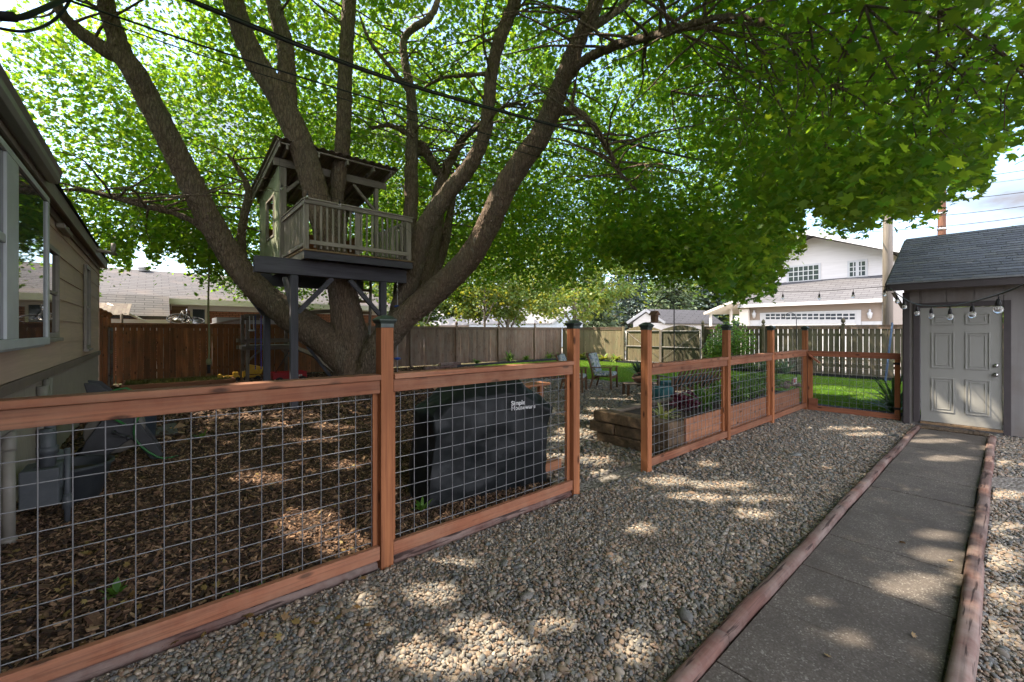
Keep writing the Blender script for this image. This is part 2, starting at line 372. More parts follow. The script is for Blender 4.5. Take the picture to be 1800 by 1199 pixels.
b.inputs['Transmission Weight'].default_value = .75; b.inputs['IOR'].default_value = 1.2; M['bulbglass'] = m
# floral cloth
m, nt, b, out = newmat('floral_cloth'); v, r = coords(nt); vo = nt.nodes.new('ShaderNodeTexVoronoi'); vo.inputs['Scale'].default_value = 22; nt.links.new(v, vo.inputs['Vector'])
cc = ramp(nt, vo.outputs['Color'], [(.2, (.5, .52, .5)), (.42, (.08, .14, .28)), (.6, (.45, .46, .42)), (.85, (.12, .2, .12))])
nt.links.new(cc, b.inputs['Base Color']); b.inputs['Roughness'].default_value = .9; M['floral'] = m
# bark
m, nt, b, out = newmat('maple_bark'); v, r = coords(nt, (1, 1, .22)); f = noise(nt, v, 26, 8, .7)
dn = nt.nodes.new('ShaderNodeTexNoise'); dn.inputs['Scale'].default_value = 7; dn.inputs['Detail'].default_value = 4; nt.links.new(v, dn.inputs['Vector'])
dv = nt.nodes.new('ShaderNodeVectorMath'); dv.operation = 'MULTIPLY_ADD'; nt.links.new(dn.outputs['Color'], dv.inputs[0]); dv.inputs[1].default_value = (.16, .16, .16); nt.links.new(v, dv.inputs[2])
vo = nt.nodes.new('ShaderNodeTexVoronoi'); vo.feature = 'DISTANCE_TO_EDGE'; vo.inputs['Scale'].default_value = 20; nt.links.new(dv.outputs[0], vo.inputs['Vector'])
g = noise(nt, v, 2.0, 5, .65); vf, _ = coords(nt, (1, 1, 1)); li = noise(nt, vf, 9, 5, .7)
col = mixc(nt, ramp(nt, f, [(.3, 0), (.7, 1)]), (.30, .215, .155), (.125, .088, .062))
col = mixc(nt, ramp(nt, g, [(.42, 0), (.66, .55)]), col, (.16, .15, .12))
col = mixc(nt, ramp(nt, li, [(.60, 0), (.70, .6)]), col, (.30, .30, .25))
col = mixc(nt, ramp(nt, vo.outputs['Distance'], [(0, .55), (.2, 0)]), col, (.045, .032, .025))
nt.links.new(col, b.inputs['Base Color']); b.inputs['Roughness'].default_value = .92; b.inputs['Specular IOR Level'].default_value = .2
hh = math_(nt, 'MULTIPLY_ADD', vo.outputs['Distance'], 1.2); nt.links.new(f, hh.node.inputs[2]); bump(nt, b, hh, 1.0, .05); M['bark'] = m
M['bark_pale'] = pm('pale_bark', (.26, .22, .18), (.13, .11, .09), 18, .9, .6, (1, 1, .4), .2, bd=.02)
M['maple'] = leafmat('maple_leaf', (.035, .09, .015), (.10, .165, .02), (.17, .40, .022), .57)
M['farleaf'] = leafmat('far_leaf', (.05, .10, .025), (.12, .19, .04), (.14, .25, .03), .35)
M['yellowleaf'] = leafmat('pale_leaf', (.09, .17, .035), (.17, .24, .05), (.22, .33, .04), .35)
M['conifer'] = leafmat('conifer_needles', (.035, .065, .035), (.13, .17, .075), (.05, .09, .03), .15)
M['blueconifer'] = leafmat('blue_conifer_needles', (.03, .055, .045), (.07, .10, .08), (.03, .05, .03), .1)
M['blade'] = leafmat('green_blade', (.05, .14, .02), (.12, .22, .03), (.12, .28, .03), .35)
M['darkblade'] = leafmat('dark_blade', (.03, .06, .03), (.06, .10, .05), (.05, .09, .03), .2)
M['purple'] = leafmat('purple_leaf', (0.048, 0.009, 0.021), (0.090, 0.018, 0.036), (.2, .03, .06), .25)
M['varieg'] = leafmat('variegated_leaf', (.16, .24, .05), (.42, .42, .16), (.3, .35, .06), .3)
M['grassblade'] = leafmat('lawn_blade', (0.068, 0.176, 0.016), (0.162, 0.324, 0.027), (.14, .30, .02), .4, patchy=(.14, .17, .04))
# ============================================================ GROUND
def sheet(name, poly, z, mat, label=None):
    bm = bmesh.new(); vs = [bm.verts.new((x, y, z)) for x, y in poly]; bm.faces.new(vs); bmesh.ops.triangulate(bm, faces=bm.faces)
    me = bpy.data.meshes.new(name); bm.to_mesh(me); bm.free(); me.materials.append(mat)
    o = bpy.data.objects.new(name, me); COL.objects.link(o); tag(o, label, None, None, 'structure'); return o
def groundmat(name, cols, scale, rough=.95, bs=.6, bd=.02, big=None):
    m, nt, b, out = newmat(name); tc = nt.nodes.new('ShaderNodeTexCoord'); v = tc.outputs['Object']
    vo = nt.nodes.new('ShaderNodeTexVoronoi'); vo.inputs['Scale'].default_value = scale; nt.links.new(v, vo.inputs['Vector'])
    sp = nt.nodes.new('ShaderNodeSeparateColor'); nt.links.new(vo.outputs['Color'], sp.inputs[0])
    col = ramp(nt, sp.outputs[0], cols)
    g = noise(nt, v, .9, 6, .65)
    if big: col = mixc(nt, ramp(nt, g, [(.45, 0), (.65, .7)]), col, big)
    nt.links.new(col, b.inputs['Base Color']); b.inputs['Roughness'].default_value = rough; b.inputs['Specular IOR Level'].default_value = .2
    h = math_(nt, 'MULTIPLY', vo.outputs['Distance'], -1.0); bump(nt, b, h, bs, bd); return m
mg_gravel = groundmat('gravel_base', [(0, (.09, .075, .06)), (.35, (.17, .15, .13)), (.7, (.24, .225, .205)), (1, (.32, .28, .24))], 45)
mg_mulch = groundmat('mulch_base', [(0, (.02, .013, .008)), (.5, (.05, .032, .02)), (1, (.10, .065, .04))], 30, big=(.03, .02, .013))
mg_soil = groundmat('yard_soil', [(0, (.05, .035, .02)), (.5, (.08, .06, .035)), (1, (.11, .085, .05))], 12, big=(.06, .09, .03))
mg_lawn = groundmat('lawn_base', [(0, (.025, .07, .012)), (.5, (.04, .11, .016)), (1, (.06, .14, .02))], 30)
mg_alley = groundmat('alley_surface', [(0, (.2, .18, .16)), (1, (.3, .28, .25))], 8)
sheet('ground', [(-400, -400), (400, -400), (400, 400), (-400, 400)], -.03, mg_soil)
sheet('gravel_bed', [(-6, -7), (11, -7), (11, 2.9), (-6, 2.9)], 0, mg_gravel)
PATIO = [(3.05, 2.9), (11, 2.9), (11.2, 6), (10.9, 8.6), (9.4, 10.4), (7.5, 10.2), (6.0, 7.6), (4.1, 4.6)]
sheet('patio_gravel', PATIO, .004, mg_gravel)
MULCH = [(-1.0, 2.9), (3.05, 2.9), (4.1, 4.6), (6.0, 7.6), (7.5, 10.2), (9.4, 10.4), (10.9, 8.6), (10.6, 12.5), (10.9, 15.6), (18.25, 15.8), (18.25, 16.9), (-1.0, 16.9)]
sheet('mulch_bed', MULCH, 0, mg_mulch)
LAWN = [(10.75, .8), (17.7, .8), (17.7, 15.75), (11.0, 15.55), (10.6, 12.5), (10.9, 8.6), (11.2, 6)]
sheet('lawn', LAWN, .01, mg_lawn)
sheet('alley', [(20.5, -30), (29.0, -30), (29.0, 60), (20.5, 60)], -.02, mg_alley)
# concrete path
m, nt, b, out = newmat('aged_concrete'); tc = nt.nodes.new('ShaderNodeTexCoord'); v = tc.outputs['Object']
vo = nt.nodes.new('ShaderNodeTexVoronoi'); vo.inputs['Scale'].default_value = 130; nt.links.new(v, vo.inputs['Vector'])
sp = nt.nodes.new('ShaderNodeSeparateColor'); nt.links.new(vo.outputs['Color'], sp.inputs[0])
col = ramp(nt, sp.outputs[0], [(0, (.068, .056, .046)), (.6, (.095, .080, .067)), (.9, (.125, .108, .092)), (.985, (.22, .20, .175))])
col = mixc(nt, ramp(nt, noise(nt, v, 2.2, 7, .65), [(.42, 0), (.62, .6)]), col, (.048, .039, .033))
nt.links.new(col, b.inputs['Base Color']); b.inputs['Roughness'].default_value = .85; bump(nt, b, noise(nt, v, 160, 3), .6, .004); M['concrete'] = m
pb = MB(); xs = [-1.2, -.55, .1, .75, 1.4, 2.05, 2.7, 3.35, 4.0, 4.75, 5.58, 6.3, 7.1, 7.9, 8.7, 9.45]
for i in range(len(xs) - 1):
    g = .018 if i == 9 else .006
    pb.box(xs[i], xs[i + 1] - g, .19 - .01 * (i % 2), .90, -.05, .022 + .0015 * (i % 3))
tag(pb.build('path', m, None, bevel=.004), kind='structure')

# ------------------------------------------------------------ scattered stuff through geometry nodes (pebbles, chips)
def scatter(name, P, rot, scl, proto, mat, label):
    n = len(P); me = bpy.data.meshes.new(name); me.vertices.add(n); me.vertices.foreach_set('co', P.astype(np.float32).ravel())
    a = me.attributes.new('rot', 'FLOAT_VECTOR', 'POINT'); a.data.foreach_set('vector', rot.astype(np.float32).ravel())
    a = me.attributes.new('scl', 'FLOAT_VECTOR', 'POINT'); a.data.foreach_set('vector', scl.astype(np.float32).ravel())
    ob = bpy.data.objects.new(name, me); COL.objects.link(ob); tag(ob, label, None, None, 'stuff')
    g = bpy.data.node_groups.new(name, 'GeometryNodeTree')
    g.interface.new_socket('Geometry', in_out='INPUT', socket_type='NodeSocketGeometry')
    g.interface.new_socket('Geometry', in_out='OUTPUT', socket_type='NodeSocketGeometry')
    ni = g.nodes.new('NodeGroupInput'); no = g.nodes.new('NodeGroupOutput')
    iop = g.nodes.new('GeometryNodeInstanceOnPoints')
    na = g.nodes.new('GeometryNodeInputNamedAttribute'); na.data_type = 'FLOAT_VECTOR'; na.inputs[0].default_value = 'rot'
    nb = g.nodes.new('GeometryNodeInputNamedAttribute'); nb.data_type = 'FLOAT_VECTOR'; nb.inputs[0].default_value = 'scl'
    if proto == 'pebble':
        ic = g.nodes.new('GeometryNodeMeshIcoSphere'); ic.inputs['Radius'].default_value = 1; ic.inputs['Subdivisions'].default_value = 2
        src = ic.outputs['Mesh']; amt = .38; sc = 1.2; sm = True
    else:
        ic = g.nodes.new('GeometryNodeMeshCube'); ic.inputs['Size'].default_value = (2, 2, 2); ic.inputs['Vertices X'].default_value = 4
        src = ic.outputs['Mesh']; amt = .9; sc = .7; sm = False
    sp = g.nodes.new('GeometryNodeSetPosition'); nz = g.nodes.new('ShaderNodeTexNoise'); nz.inputs['Scale'].default_value = sc; nz.inputs['Detail'].default_value = 2
    sb = g.nodes.new('ShaderNodeVectorMath'); sb.operation = 'SUBTRACT'; sb.inputs[1].default_value = (.5, .5, .5)
    ml = g.nodes.new('ShaderNodeVectorMath'); ml.operation = 'SCALE'; ml.inputs['Scale'].default_value = amt * 2
    L = g.links; L.new(nz.outputs['Color'], sb.inputs[0]); L.new(sb.outputs[0], ml.inputs[0]); L.new(ml.outputs[0], sp.inputs['Offset']); L.new(src, sp.inputs['Geometry'])
    sms = g.nodes.new('GeometryNodeSetShadeSmooth'); sms.inputs['Shade Smooth'].default_value = sm; L.new(sp.outputs[0], sms.inputs[0])
    smt = g.nodes.new('GeometryNodeSetMaterial'); smt.inputs['Material'].default_value = mat; L.new(sms.outputs[0], smt.inputs[0])
    L.new(ni.outputs[0], iop.inputs['Points']); L.new(smt.outputs[0], iop.inputs['Instance']); L.new(na.outputs[0], iop.inputs['Rotation']); L.new(nb.outputs[0], iop.inputs['Scale'])
    L.new(iop.outputs[0], no.inputs[0]); md = ob.modifiers.new('scatter', 'NODES'); md.node_group = g
    return ob
def instmat(name, stops, rough=.7, noisy=.25, stain=None, spec=.35, sscale=.8):
    m, nt, b, out = newmat(name); oi = nt.nodes.new('ShaderNodeObjectInfo'); col = ramp(nt, oi.outputs['Random'], stops)
    ge = nt.nodes.new('ShaderNodeNewGeometry'); f = noise(nt, ge.outputs['Position'], 90, 3)
    col = mixc(nt, 1.0, col, ramp(nt, f, [(.3, 1 - noisy), (.7, 1 + noisy)]), 'MULTIPLY')
    if stain: col = mixc(nt, ramp(nt, noise(nt, ge.outputs['Position'], sscale, 5, .7), [(.56, 0), (.72, .75)]), col, stain)
    nt.links.new(col, b.inputs['Base Color']); b.inputs['Roughness'].default_value = rough; b.inputs['Specular IOR Level'].default_value = spec; return m
m_peb = instmat('pebble_stone', [(0, (0.070, 0.071, 0.073)), (.18, (0.143, 0.139, 0.128)), (.36, (0.241, 0.205, 0.161)), (.52, (0.204, 0.139, 0.091)), (.66, (0.124, 0.135, 0.131)), (.8, (0.296, 0.260, 0.208)), (.93, (0.241, 0.158, 0.106)), (1, (0.422, 0.367, 0.292))], .6, .2, stain=(.10, .075, .055))
m_chip = instmat('bark_chip', [(0, (0.028, 0.020, 0.017)), (.35, (0.071, 0.042, 0.028)), (.6, (0.122, 0.069, 0.042)), (.8, (0.188, 0.109, 0.066)), (.94, (0.282, 0.172, 0.101)), (1, (0.377, 0.242, 0.150))], .85, .3)
def inpoly(P, poly):
    x, y = P[:, 0], P[:, 1]; r = np.zeros(len(P), bool); n = len(poly)
    for i in range(n):
        x1, y1 = poly[i]; x2, y2 = poly[(i + 1) % n]
        c = ((y1 > y) != (y2 > y)) & (x < (x2 - x1) * (y - y1) / ((y2 - y1) if y2 != y1 else 1e-9) + x1); r ^= c
    return r
def grid(x0, x1, y0, y1, s, jit=.5):
    gx, gy = np.meshgrid(np.arange(x0, x1, s), np.arange(y0, y1, s)); P = np.stack([gx.ravel(), gy.ravel()], 1)
    return P + RNG.uniform(-jit * s, jit * s, P.shape)
def infov(P, m=120):
    px, py, z = proj(np.column_stack([P, np.zeros(len(P))])); return (z > .3) & (px > -m) & (px < 1800 + m) & (py < 1199 + 2.2 * m)
def pebbles():
    G = []
    def reg(P, size, mask):
        P = P[mask(P) & infov(P)]
        n = len(P); s = size * np.exp(RNG.normal(0, .38, n))
        scl = np.column_stack([s * RNG.uniform(.8, 1.3, n), s * RNG.uniform(.6, 1.0, n), s * RNG.uniform(.42, .75, n)])
        rot = np.column_stack([RNG.normal(0, .35, n), RNG.normal(0, .35, n), RNG.uniform(0, 6.28, n)])
        d = .006 * np.sin(P[:, 0] * 2.1 + 1) * np.sin(P[:, 1] * 2.7)
        G.append((np.column_stack([P, size * RNG.uniform(.1, 1.5, n) + d]), rot, scl))
    dist = lambda P: P[:, 0] * CT + P[:, 1] * ST
    front = lambda P: (P[:, 1] < 2.70) & ~((P[:, 1] > .10) & (P[:, 1] < 1.0) & (P[:, 0] < 9.5)) & (P[:, 0] < 10.6) & ~((P[:, 0] > 9.8) & (P[:, 1] < 1.15))
    pat = lambda P: inpoly(P, PATIO) & ~((P[:, 0] > 4.85) & (P[:, 0] < 10.1) & (P[:, 1] < 4.0))
    reg(grid(-3, 6.5, -3, 2.8, .0155), .0094, lambda P: front(P) & (dist(P) < 4.6))
    reg(grid(-3, 11, -3, 2.8, .019), .0112, lambda P: front(P) & (dist(P) >= 4.6))
    reg(grid(3, 11.4, 2.7, 10.5, .034), .018, pat)
    # a few strays on the path
    reg(grid(0, 9.4, .2, .9, .16), .008, lambda P: (RNG.random(len(P)) < .45))
    return [np.concatenate([g[i] for g in G]) for i in range(3)]
P, Rr, S_ = pebbles(); scatter('gravel', P, Rr, S_, 'pebble', m_peb, 'rounded grey and tan pebbles covering the yard beside the path')
def chips():
    G = []
    for (g, size, mask) in ((grid(-1, 6, 2.85, 7.4, .019), .0145, lambda P: P[:, 1] < 7.4), (grid(-1, 11, 7.4, 17, .055), .036, lambda P: P[:, 1] >= 7.4)):
        P = g[mask(g) & inpoly(g, MULCH) & infov(g)]; n = len(P); s = size * np.exp(RNG.normal(0, .35, n))
        scl = np.column_stack([s, s * RNG.uniform(.22, .5, n), s * RNG.uniform(.06, .16, n)])
        rot = np.column_stack([RNG.normal(0, .45, n), RNG.normal(0, .4, n), RNG.uniform(0, 6.28, n)])
        G.append((np.column_stack([P, RNG.uniform(.002, .022, n)]), rot, scl))
    return [np.concatenate([g[i] for g in G]) for i in range(3)]
P, Rr, S_ = chips(); scatter('mulch', P, Rr, S_, 'chip', m_chip, 'dark bark chips spread under the big tree')
# lawn blades
def blades(name, poly, step, h, mat, label):
    a = np.array(poly); P = grid(a[:, 0].min(), a[:, 0].max(), a[:, 1].min(), a[:, 1].max(), step); P = P[inpoly(P, poly) & infov(P)]
    n = len(P); an = RNG.uniform(0, 6.28, n); hh = h * RNG.uniform(.6, 1.3, n); wd = .006 * RNG.uniform(1, 2, n)
    lean = RNG.normal(0, .35, (n, 2)) * hh[:, None]
    V = np.zeros((n, 3, 3)); dx = np.cos(an) * wd; dy = np.sin(an) * wd
    V[:, 0, 0] = P[:, 0] - dx; V[:, 0, 1] = P[:, 1] - dy; V[:, 1, 0] = P[:, 0] + dx; V[:, 1, 1] = P[:, 1] + dy
    V[:, 2, :2] = P + lean; V[:, 2, 2] = hh; V[:, :2, 2] = .008
    o = npmesh(name, V.reshape(-1, 3), np.arange(n * 3).reshape(-1, 3), np.repeat(RNG.random(n), 3), mat); tag(o, label, None, None, 'stuff'); return o
blades('grass', LAWN, .028, .05, M['grassblade'], 'short mown green grass of the back lawn')
# landscape timbers along the path and under the fence
def timber(x0, x1, y, label, group, zz=.0, r=.038, hgt=.068):
    b = MB(); n = 8; prof = []
    for k in range(10):
        t = math.pi * k / 9; sg = lambda x: math.copysign(abs(x) ** .62, x); prof.append((sg(math.cos(t)) * r, .022 + sg(math.sin(t)) * (hgt - .022)))
    prof = [(r, 0)] + prof + [(-r, 0)]
    L = max(2, int((x1 - x0) / .12)); vs = []; fs = []; m_ = len(prof)
    for i in range(L + 1):
        x = x0 + (x1 - x0) * i / L; wob = .004 * math.sin(x * 3 + y * 7) + random.uniform(-.0015, .0015); s = 1 if 0 < i < L else .94
        for (py_, pz) in prof: vs.append((x, y + py_ * s + wob, zz + pz * s + random.uniform(-.001, .001)))
    for i in range(L):
        for k in range(m_):
            k2 = (k + 1) % m_; fs.append((i * m_ + k, i * m_ + k2, (i + 1) * m_ + k2, (i + 1) * m_ + k))
    fs.append(tuple(range(m_))); fs.append(tuple(range(L * m_ + m_ - 1, L * m_ - 1, -1))); b.add(vs, fs, True)
    o = b.build('landscape_timber', M['timber']); o.data.shade_smooth() if hasattr(o.data, 'shade_smooth') else None
    return tag(o, label, 'timber edging', group)
tg = 'reddish timbers edging the concrete path'
timber(-.4, 2.22, .945, 'weathered left edging timber nearest the camera, by the bottom of the photo', tg)
timber(2.23, 4.62, .945, 'second left edging timber of the path, with dark knots on top', tg)
timber(4.63, 6.95, .95, 'third left edging timber of the path, halfway to the shed', tg)
timber(6.97, 9.55, .945, 'left edging timber that ends at the shed door', tg)
timber(.2, 4.25, .135, 'right edging timber nearest the camera, dark and rounded', tg, r=.044, hgt=.078)
timber(4.27, 6.9, .14, 'middle right edging timber with sunlit patches', tg, r=.041)
timber(6.92, 9.4, .14, 'right edging timber closest to the shed door', tg, r=.041)
tg = 'red timbers under the wire fence'
timber(-1.0, 1.14, 2.775, 'red base timber under the left wire panel, at gravel level', tg, r=.05, hgt=.06)
timber(1.26, 3.08, 2.775, 'red base timber under the wire panel before the covered grill', tg, r=.05, hgt=.06)
# ============================================================ WIRE FENCE
def wire_mesh(b, axis, u0, u1, c, z0, z1, s=.108, r=.0028, off=.0):
    u = u0 + off
    while u < u1:
        p = (u, c, z0) if axis == 'X' else (c, u, z0); q = (u, c, z1) if axis == 'X' else (c, u, z1)
        j = random.uniform(-.001, .001); b.tube([p, (q[0] + j, q[1], q[2])], r, 5, False, rnd=random.random()); u += s
    z = z0 + .045
    while z < z1:
        e = .006 if axis == 'X' else -.006
        p = (u0, c + e, z) if axis == 'X' else (c + e, u0, z); q = (u1, c + e, z) if axis == 'X' else (c + e, u1, z)
        b.tube([p, q], r, 5, False, rnd=random.random()); z += s
def post_cap(b, x, y, z, w=.125):
    h = w / 2
    b.box(x - .047, x + .047, y - .047, y + .047, z - .012, z + .02)
    vs = []; 
    for (k, zz) in ((.052, z + .016), (h * .92, z + .028), (h, z + .036), (h, z + .044), (h * .55, z + .066), (h * .12, z + .076)):
        vs += [(x - k, y - k, zz), (x + k, y - k, zz), (x + k, y + k, zz), (x - k, y + k, zz)]
    fs = [(0, 3, 2, 1), (20, 21, 22, 23)]
    for i in range(5):
        for k in range(4): fs.append((i * 4 + k, i * 4 + (k + 1) % 4, i * 4 + 4 + (k + 1) % 4, i * 4 + 4 + k))
    b.add(vs, fs)
def post(parent, x, y, top, capz=True):
    b = MB(); b.box(x - .0445, x + .0445, y - .0445, y + .0445, -.15, top); o = b.build('post', M['cedar_v'], parent, bevel=.004)
    b = MB(); post_cap(b, x, y, top); b.build('post_cap', M['capmetal'], o, bevel=.002)
    return o
def bx(name, mat, parent, *a, bevel=.004):
    b = MB(); b.box(*a); return b.build(name, mat, parent, bevel=bevel)
def panel_x(parent, x0, x1, y, zt, zb0, zb1, mz=None, off=.05):
    """rails, jambs and wire between two posts"""
    b = MB(); b.box(x0 + .002, x1 - .002, y - .058, y + .05, zt - .038, zt); b.build('cap_rail', M['cedar_x'], parent, bevel=.006)
    b = MB(); b.box(x0 + .003, x1 - .003, y - .036, y + .003, zt - .127, zt - .041); b.build('top_rail', M['cedar_x'], parent, bevel=.004)
    b = MB(); b.box(x0 + .003, x1 - .003, y - .036, y + .003, zb0, zb1); b.build('bottom_rail', M['cedar_x'], parent, bevel=.004)
    for (a, c) in ((x0 + .0, x0 + .036), (x1 - .036, x1 - .0)):
        b = MB(); b.box(a + .001, c - .001, y + .006, y + .044, zb0, zt - .042); b.build('jamb', M['cedar_v'], parent, bevel=.003)
    b = MB(); wire_mesh(b, 'X', x0 + .01, x1 - .01, y + .024, zb0 + .06, zt - .06, off=off); b.build('wire_mesh', M['metal'], parent)
t = thing('wire_fence', 'cedar post and wire mesh fence in the left foreground before the mulch', 'fence', (-.8, 2.755, 0))
P1X, P2X, FY = 1.2025, 3.135, 2.755
post(t, -.80, FY, 1.63); post(t, P1X, FY, 1.635); post(t, P2X, FY, 1.635)
panel_x(t, -.755, P1X - .0455, FY, 1.31, .065, .155, off=.03)
panel_x(t, P1X + .0455, P2X - .0455, FY, 1.31, .065, .155, off=.07)
t = thing('wire_fence', 'cedar post and wire mesh fence in front of the raised flower bed', 'fence', (4.265, 2.655, 0))
PX = [4.265, 6.375, 8.165, 10.08]; FY2 = 2.655
for x in PX: post(t, x, FY2, 1.625)
for i in range(3): panel_x(t, PX[i] + .0455, PX[i + 1] - .0455, FY2, 1.225, .06, .15, off=.04)
# gate to the shed
t = thing('garden_gate', 'low cedar gate with wire mesh between the corner post and the shed', 'gate', (10.08, 1.9, 0))
GX = 10.09; y0, y1 = 1.22, 2.60
bx('top_rail', M['cedar_y'], t, GX - .035, GX + .01, y0, y1, 1.10, 1.205)
bx('bottom_rail', M['cedar_y'], t, GX - .035, GX + .01, y0, y1, .02, .115)
bx('stile', M['cedar_v'], t, GX - .034, GX + .009, y0 + .001, y0 + .075, .117, 1.098)
bx('stile', M['cedar_v'], t, GX - .034, GX + .009, y1 - .075, y1 - .001, .117, 1.098)
b = MB(); b.bar((GX - .05, y1 - .02, 1.13), (GX - .05, y1 - .20, .97), .03, .07, up=(1, 0, 0)); b.build('corner_brace', M['cedar_y'], t, bevel=.003)
b = MB(); b.box(GX - .06, GX - .037, y1 - .17, y1 - .02, .12, .26); b.build('corner_block', M['cedar_y'], t, bevel=.003)
b = MB(); wire_mesh(b, 'Y', y0 + .03, y1 - .03, GX + .02, .08, 1.15, s=.108, off=.05); b.build('wire_mesh', M['metal'], t)
for z in (.2, 1.0): bx('hinge', M['black'], t, GX - .045, GX - .036, y0, y0 + .09, z, z + .04, bevel=0)

# ============================================================ SHED
t = thing('shed', 'small grey shed with dark trim and dark shingle roof at the end of the path', 'shed', (10.9, -1.2, 0))
WX = 9.86; YL = 1.15; YR = -4.2; DX0, DX1 = .035, .945; DT = 1.98
b = MB()  # front wall around the door opening, grooved boards
def wallboards(ya, yb, z0, z1):
    y = ya
    while y < yb - 1e-6:
        e = min(y + .302, yb); b.box(WX, WX + .05, y + .009, e - .0, z0, z1, rnd=.5); b.box(WX + .014, WX + .05, y, y + .009, z0, z1, rnd=.5); y = e
wallboards(DX1 + .008, YL, .02, 2.34); wallboards(YR, DX0 - .008, .02, 2.34); wallboards(DX0 - .008, DX1 + .008, DT + .01, 2.34)
b.box(WX + .051, 14, YL - .03, YL, .02, 2.34, rnd=.5)
b.prism([(WX, YL, 2.341), (13.9, YL, 2.341), (11.6, YL, 3.36)], (0, -.03, 0), rnd=.5)
b.build('wall', M['shed_wall'], t)
b = MB(); b.box(WX - .018, WX - .001, YL - .075, YL + .004, .0, 2.26); b.box(WX - .0, WX + .09, YL + .002, YL + .018, .0, 2.26); b.build('corner_trim', M['trim_dark'], t, bevel=.003)
b = MB()
b.box(WX - .022, WX - .001, DX1 + .004, DX1 + .085, .06, DT + .09); b.box(WX - .022, WX - .001, DX0 - .08, DX0 - .004, .0, DT + .09); b.box(WX - .022, WX - .001, DX0 - .002, DX1 + .002, DT + .012, DT + .09)
b.build('door_trim', M['trim_dark'], t, bevel=.003)
b = MB(); b.box(WX - .05, WX + .03, DX0 - .0, DX1, .05, .085); b.build('threshold', M['deck'], t, bevel=.004)
dr = MB(); dr.box(WX + .012, WX + .045, DX0 + .004, DX1 - .004, .092, DT + .004, rnd=.5)
door = dr.build('door', M['door'], t, bevel=.002)
b = MB()
def ring(y0, y1, z0, z1, w=.012, d=.008):
    for (a, c, e, f) in ((y0, y1, z0, z0 + w), (y0, y1, z1 - w, z1), (y0, y0 + w, z0 + w, z1 - w), (y1 - w, y1, z0 + w, z1 - w)):
        b.prism([(WX + .0115, a, e), (WX + .0115, c, e), (WX + .0115, c, f), (WX + .0115, a, f)], (-d, 0, 0), rnd=.5)
wdt = DX1 - DX0
for (ya, yb) in ((DX0 + .13, DX0 + .395), (DX0 + .515, DX0 + .78)):
    for (za, zb) in ((.27, .83), (.99, 1.58), (1.70, 1.88)):
        ring(ya, yb, za, zb, .016, .011); ring(ya + .045, yb - .045, za + .045, zb - .045, .012, .008)
b.build('panel_moulding', M['door'], door, bevel=.003)
b = MB(); b.lathe([(.0, -.062), (.018, -.06), (.028, -.05), (.027, -.035), (.012, -.025), (.012, -.01), (.03, -.006), (.03, .011)], (WX, DX0 + .07, .93), 16, axis='X'); b.build('handle', M['steel'], door)
b = MB(); b.lathe([(.0, -.022), (.02, -.02), (.028, -.012), (.03, .011)], (WX, DX0 + .07, 1.07), 16, axis='X'); b.build('deadbolt', M['steel'], door)
# roof
EX, RX = 9.5, 11.6; EZ, RZ = 2.40, 3.44; RYL, RYR = 1.32, -4.5
b = MB(); n = 20
for i in range(n):   # courses of shingles stepping up
    a0 = i / n; a1 = (i + 1) / n
    xa, xb = EX + (RX - EX) * a0, EX + (RX - EX) * a1; za, zb = EZ + (RZ - EZ) * a0, EZ + (RZ - EZ) * a1
    y = RYL
    off = .17 * (i % 2) + .05 * (i % 3); first = True
    while y > RYR:
        ww = (.33 - off if first and off else .33); first = False; ye = max(y - ww, RYR); e = random.uniform(-.003, .003)
        b.add([(xa + e - .01, y, za + .024), (xa + e - .01, ye + .005, za + .024), (xb + .015, ye + .005, zb + .022), (xb + .015, y, zb + .022),
               (xa + e - .01, y, za + .004), (xa + e - .01, ye + .005, za + .004)], [(0, 1, 2, 3), (0, 4, 5, 1)]); y = ye
rf = b.build('roof', pm('shed_shingles', (.070, .080, .095), (.045, .052, .064), 30, .9, .5, var=.55, stain=(.085, .09, .085)), t)
b = MB(); b.prism([(EX, RYL, EZ - .02), (RX, RYL, RZ - .02), (13.9, RYL, 2.35), (13.9, RYL, 2.31), (RX, RYL, RZ - .06), (EX, RYL, EZ - .06)], (0, RYR - RYL, 0)); b.build('roof_deck', M['soffit'], t)
b = MB(); b.prism([(RX - .01, RYL, RZ + .02), (13.9, RYL, 2.38), (13.9, RYL, 2.352), (RX - .01, RYL, RZ - .01)], (0, RYR - RYL, 0)); b.build('rear_roof', M['roof_dark'], t)
b = MB(); b.box(EX - .03, EX - .003, RYR, RYL, EZ - .125, EZ + .015); b.build('fascia', M['trim_dark'], t, bevel=.003)
b = MB(); b.box(EX - .052, EX - .032, RYR, RYL, EZ - .015, EZ + .012, rnd=.9); b.build('drip_edge', pm('drip_edge_metal', (.16, .17, .18), None, 6, .5, 0), t, bevel=.002)
b = MB(); b.box(EX, WX - .002, RYR, RYL - .1, EZ - .075, EZ - .062); b.build('soffit', M['soffit'], t)
b = MB(); b.prism([(EX - .02, RYL + .003, EZ - .12), (RX, RYL + .003, RZ - .12), (RX, RYL + .003, RZ + .0), (EX - .02, RYL + .003, EZ + .0)], (0, .02, 0)); b.build('rake_board', M['trim_dark'], t)
b = MB(); b.bar((9.95, 1.17, 2.0), (9.95, 1.30, 2.28), .05, .06, up=(1, 0, 0)); b.build('side_bracket', M['pole_grey'], t)
# doormat
b = MB()
for i in range(14): b.box(9.47, 9.72, .17 + i * .053, .17 + i * .053 + .05, .024, .04 + .01 * math.sin(i * .9) ** 2)
o = b.build('doormat', pm('coir_mat', (.12, .085, .055), (.06, .045, .03), 60, .95, .8), None, bevel=.004); tag(o, 'worn brown doormat lying before the shed door', 'doormat')

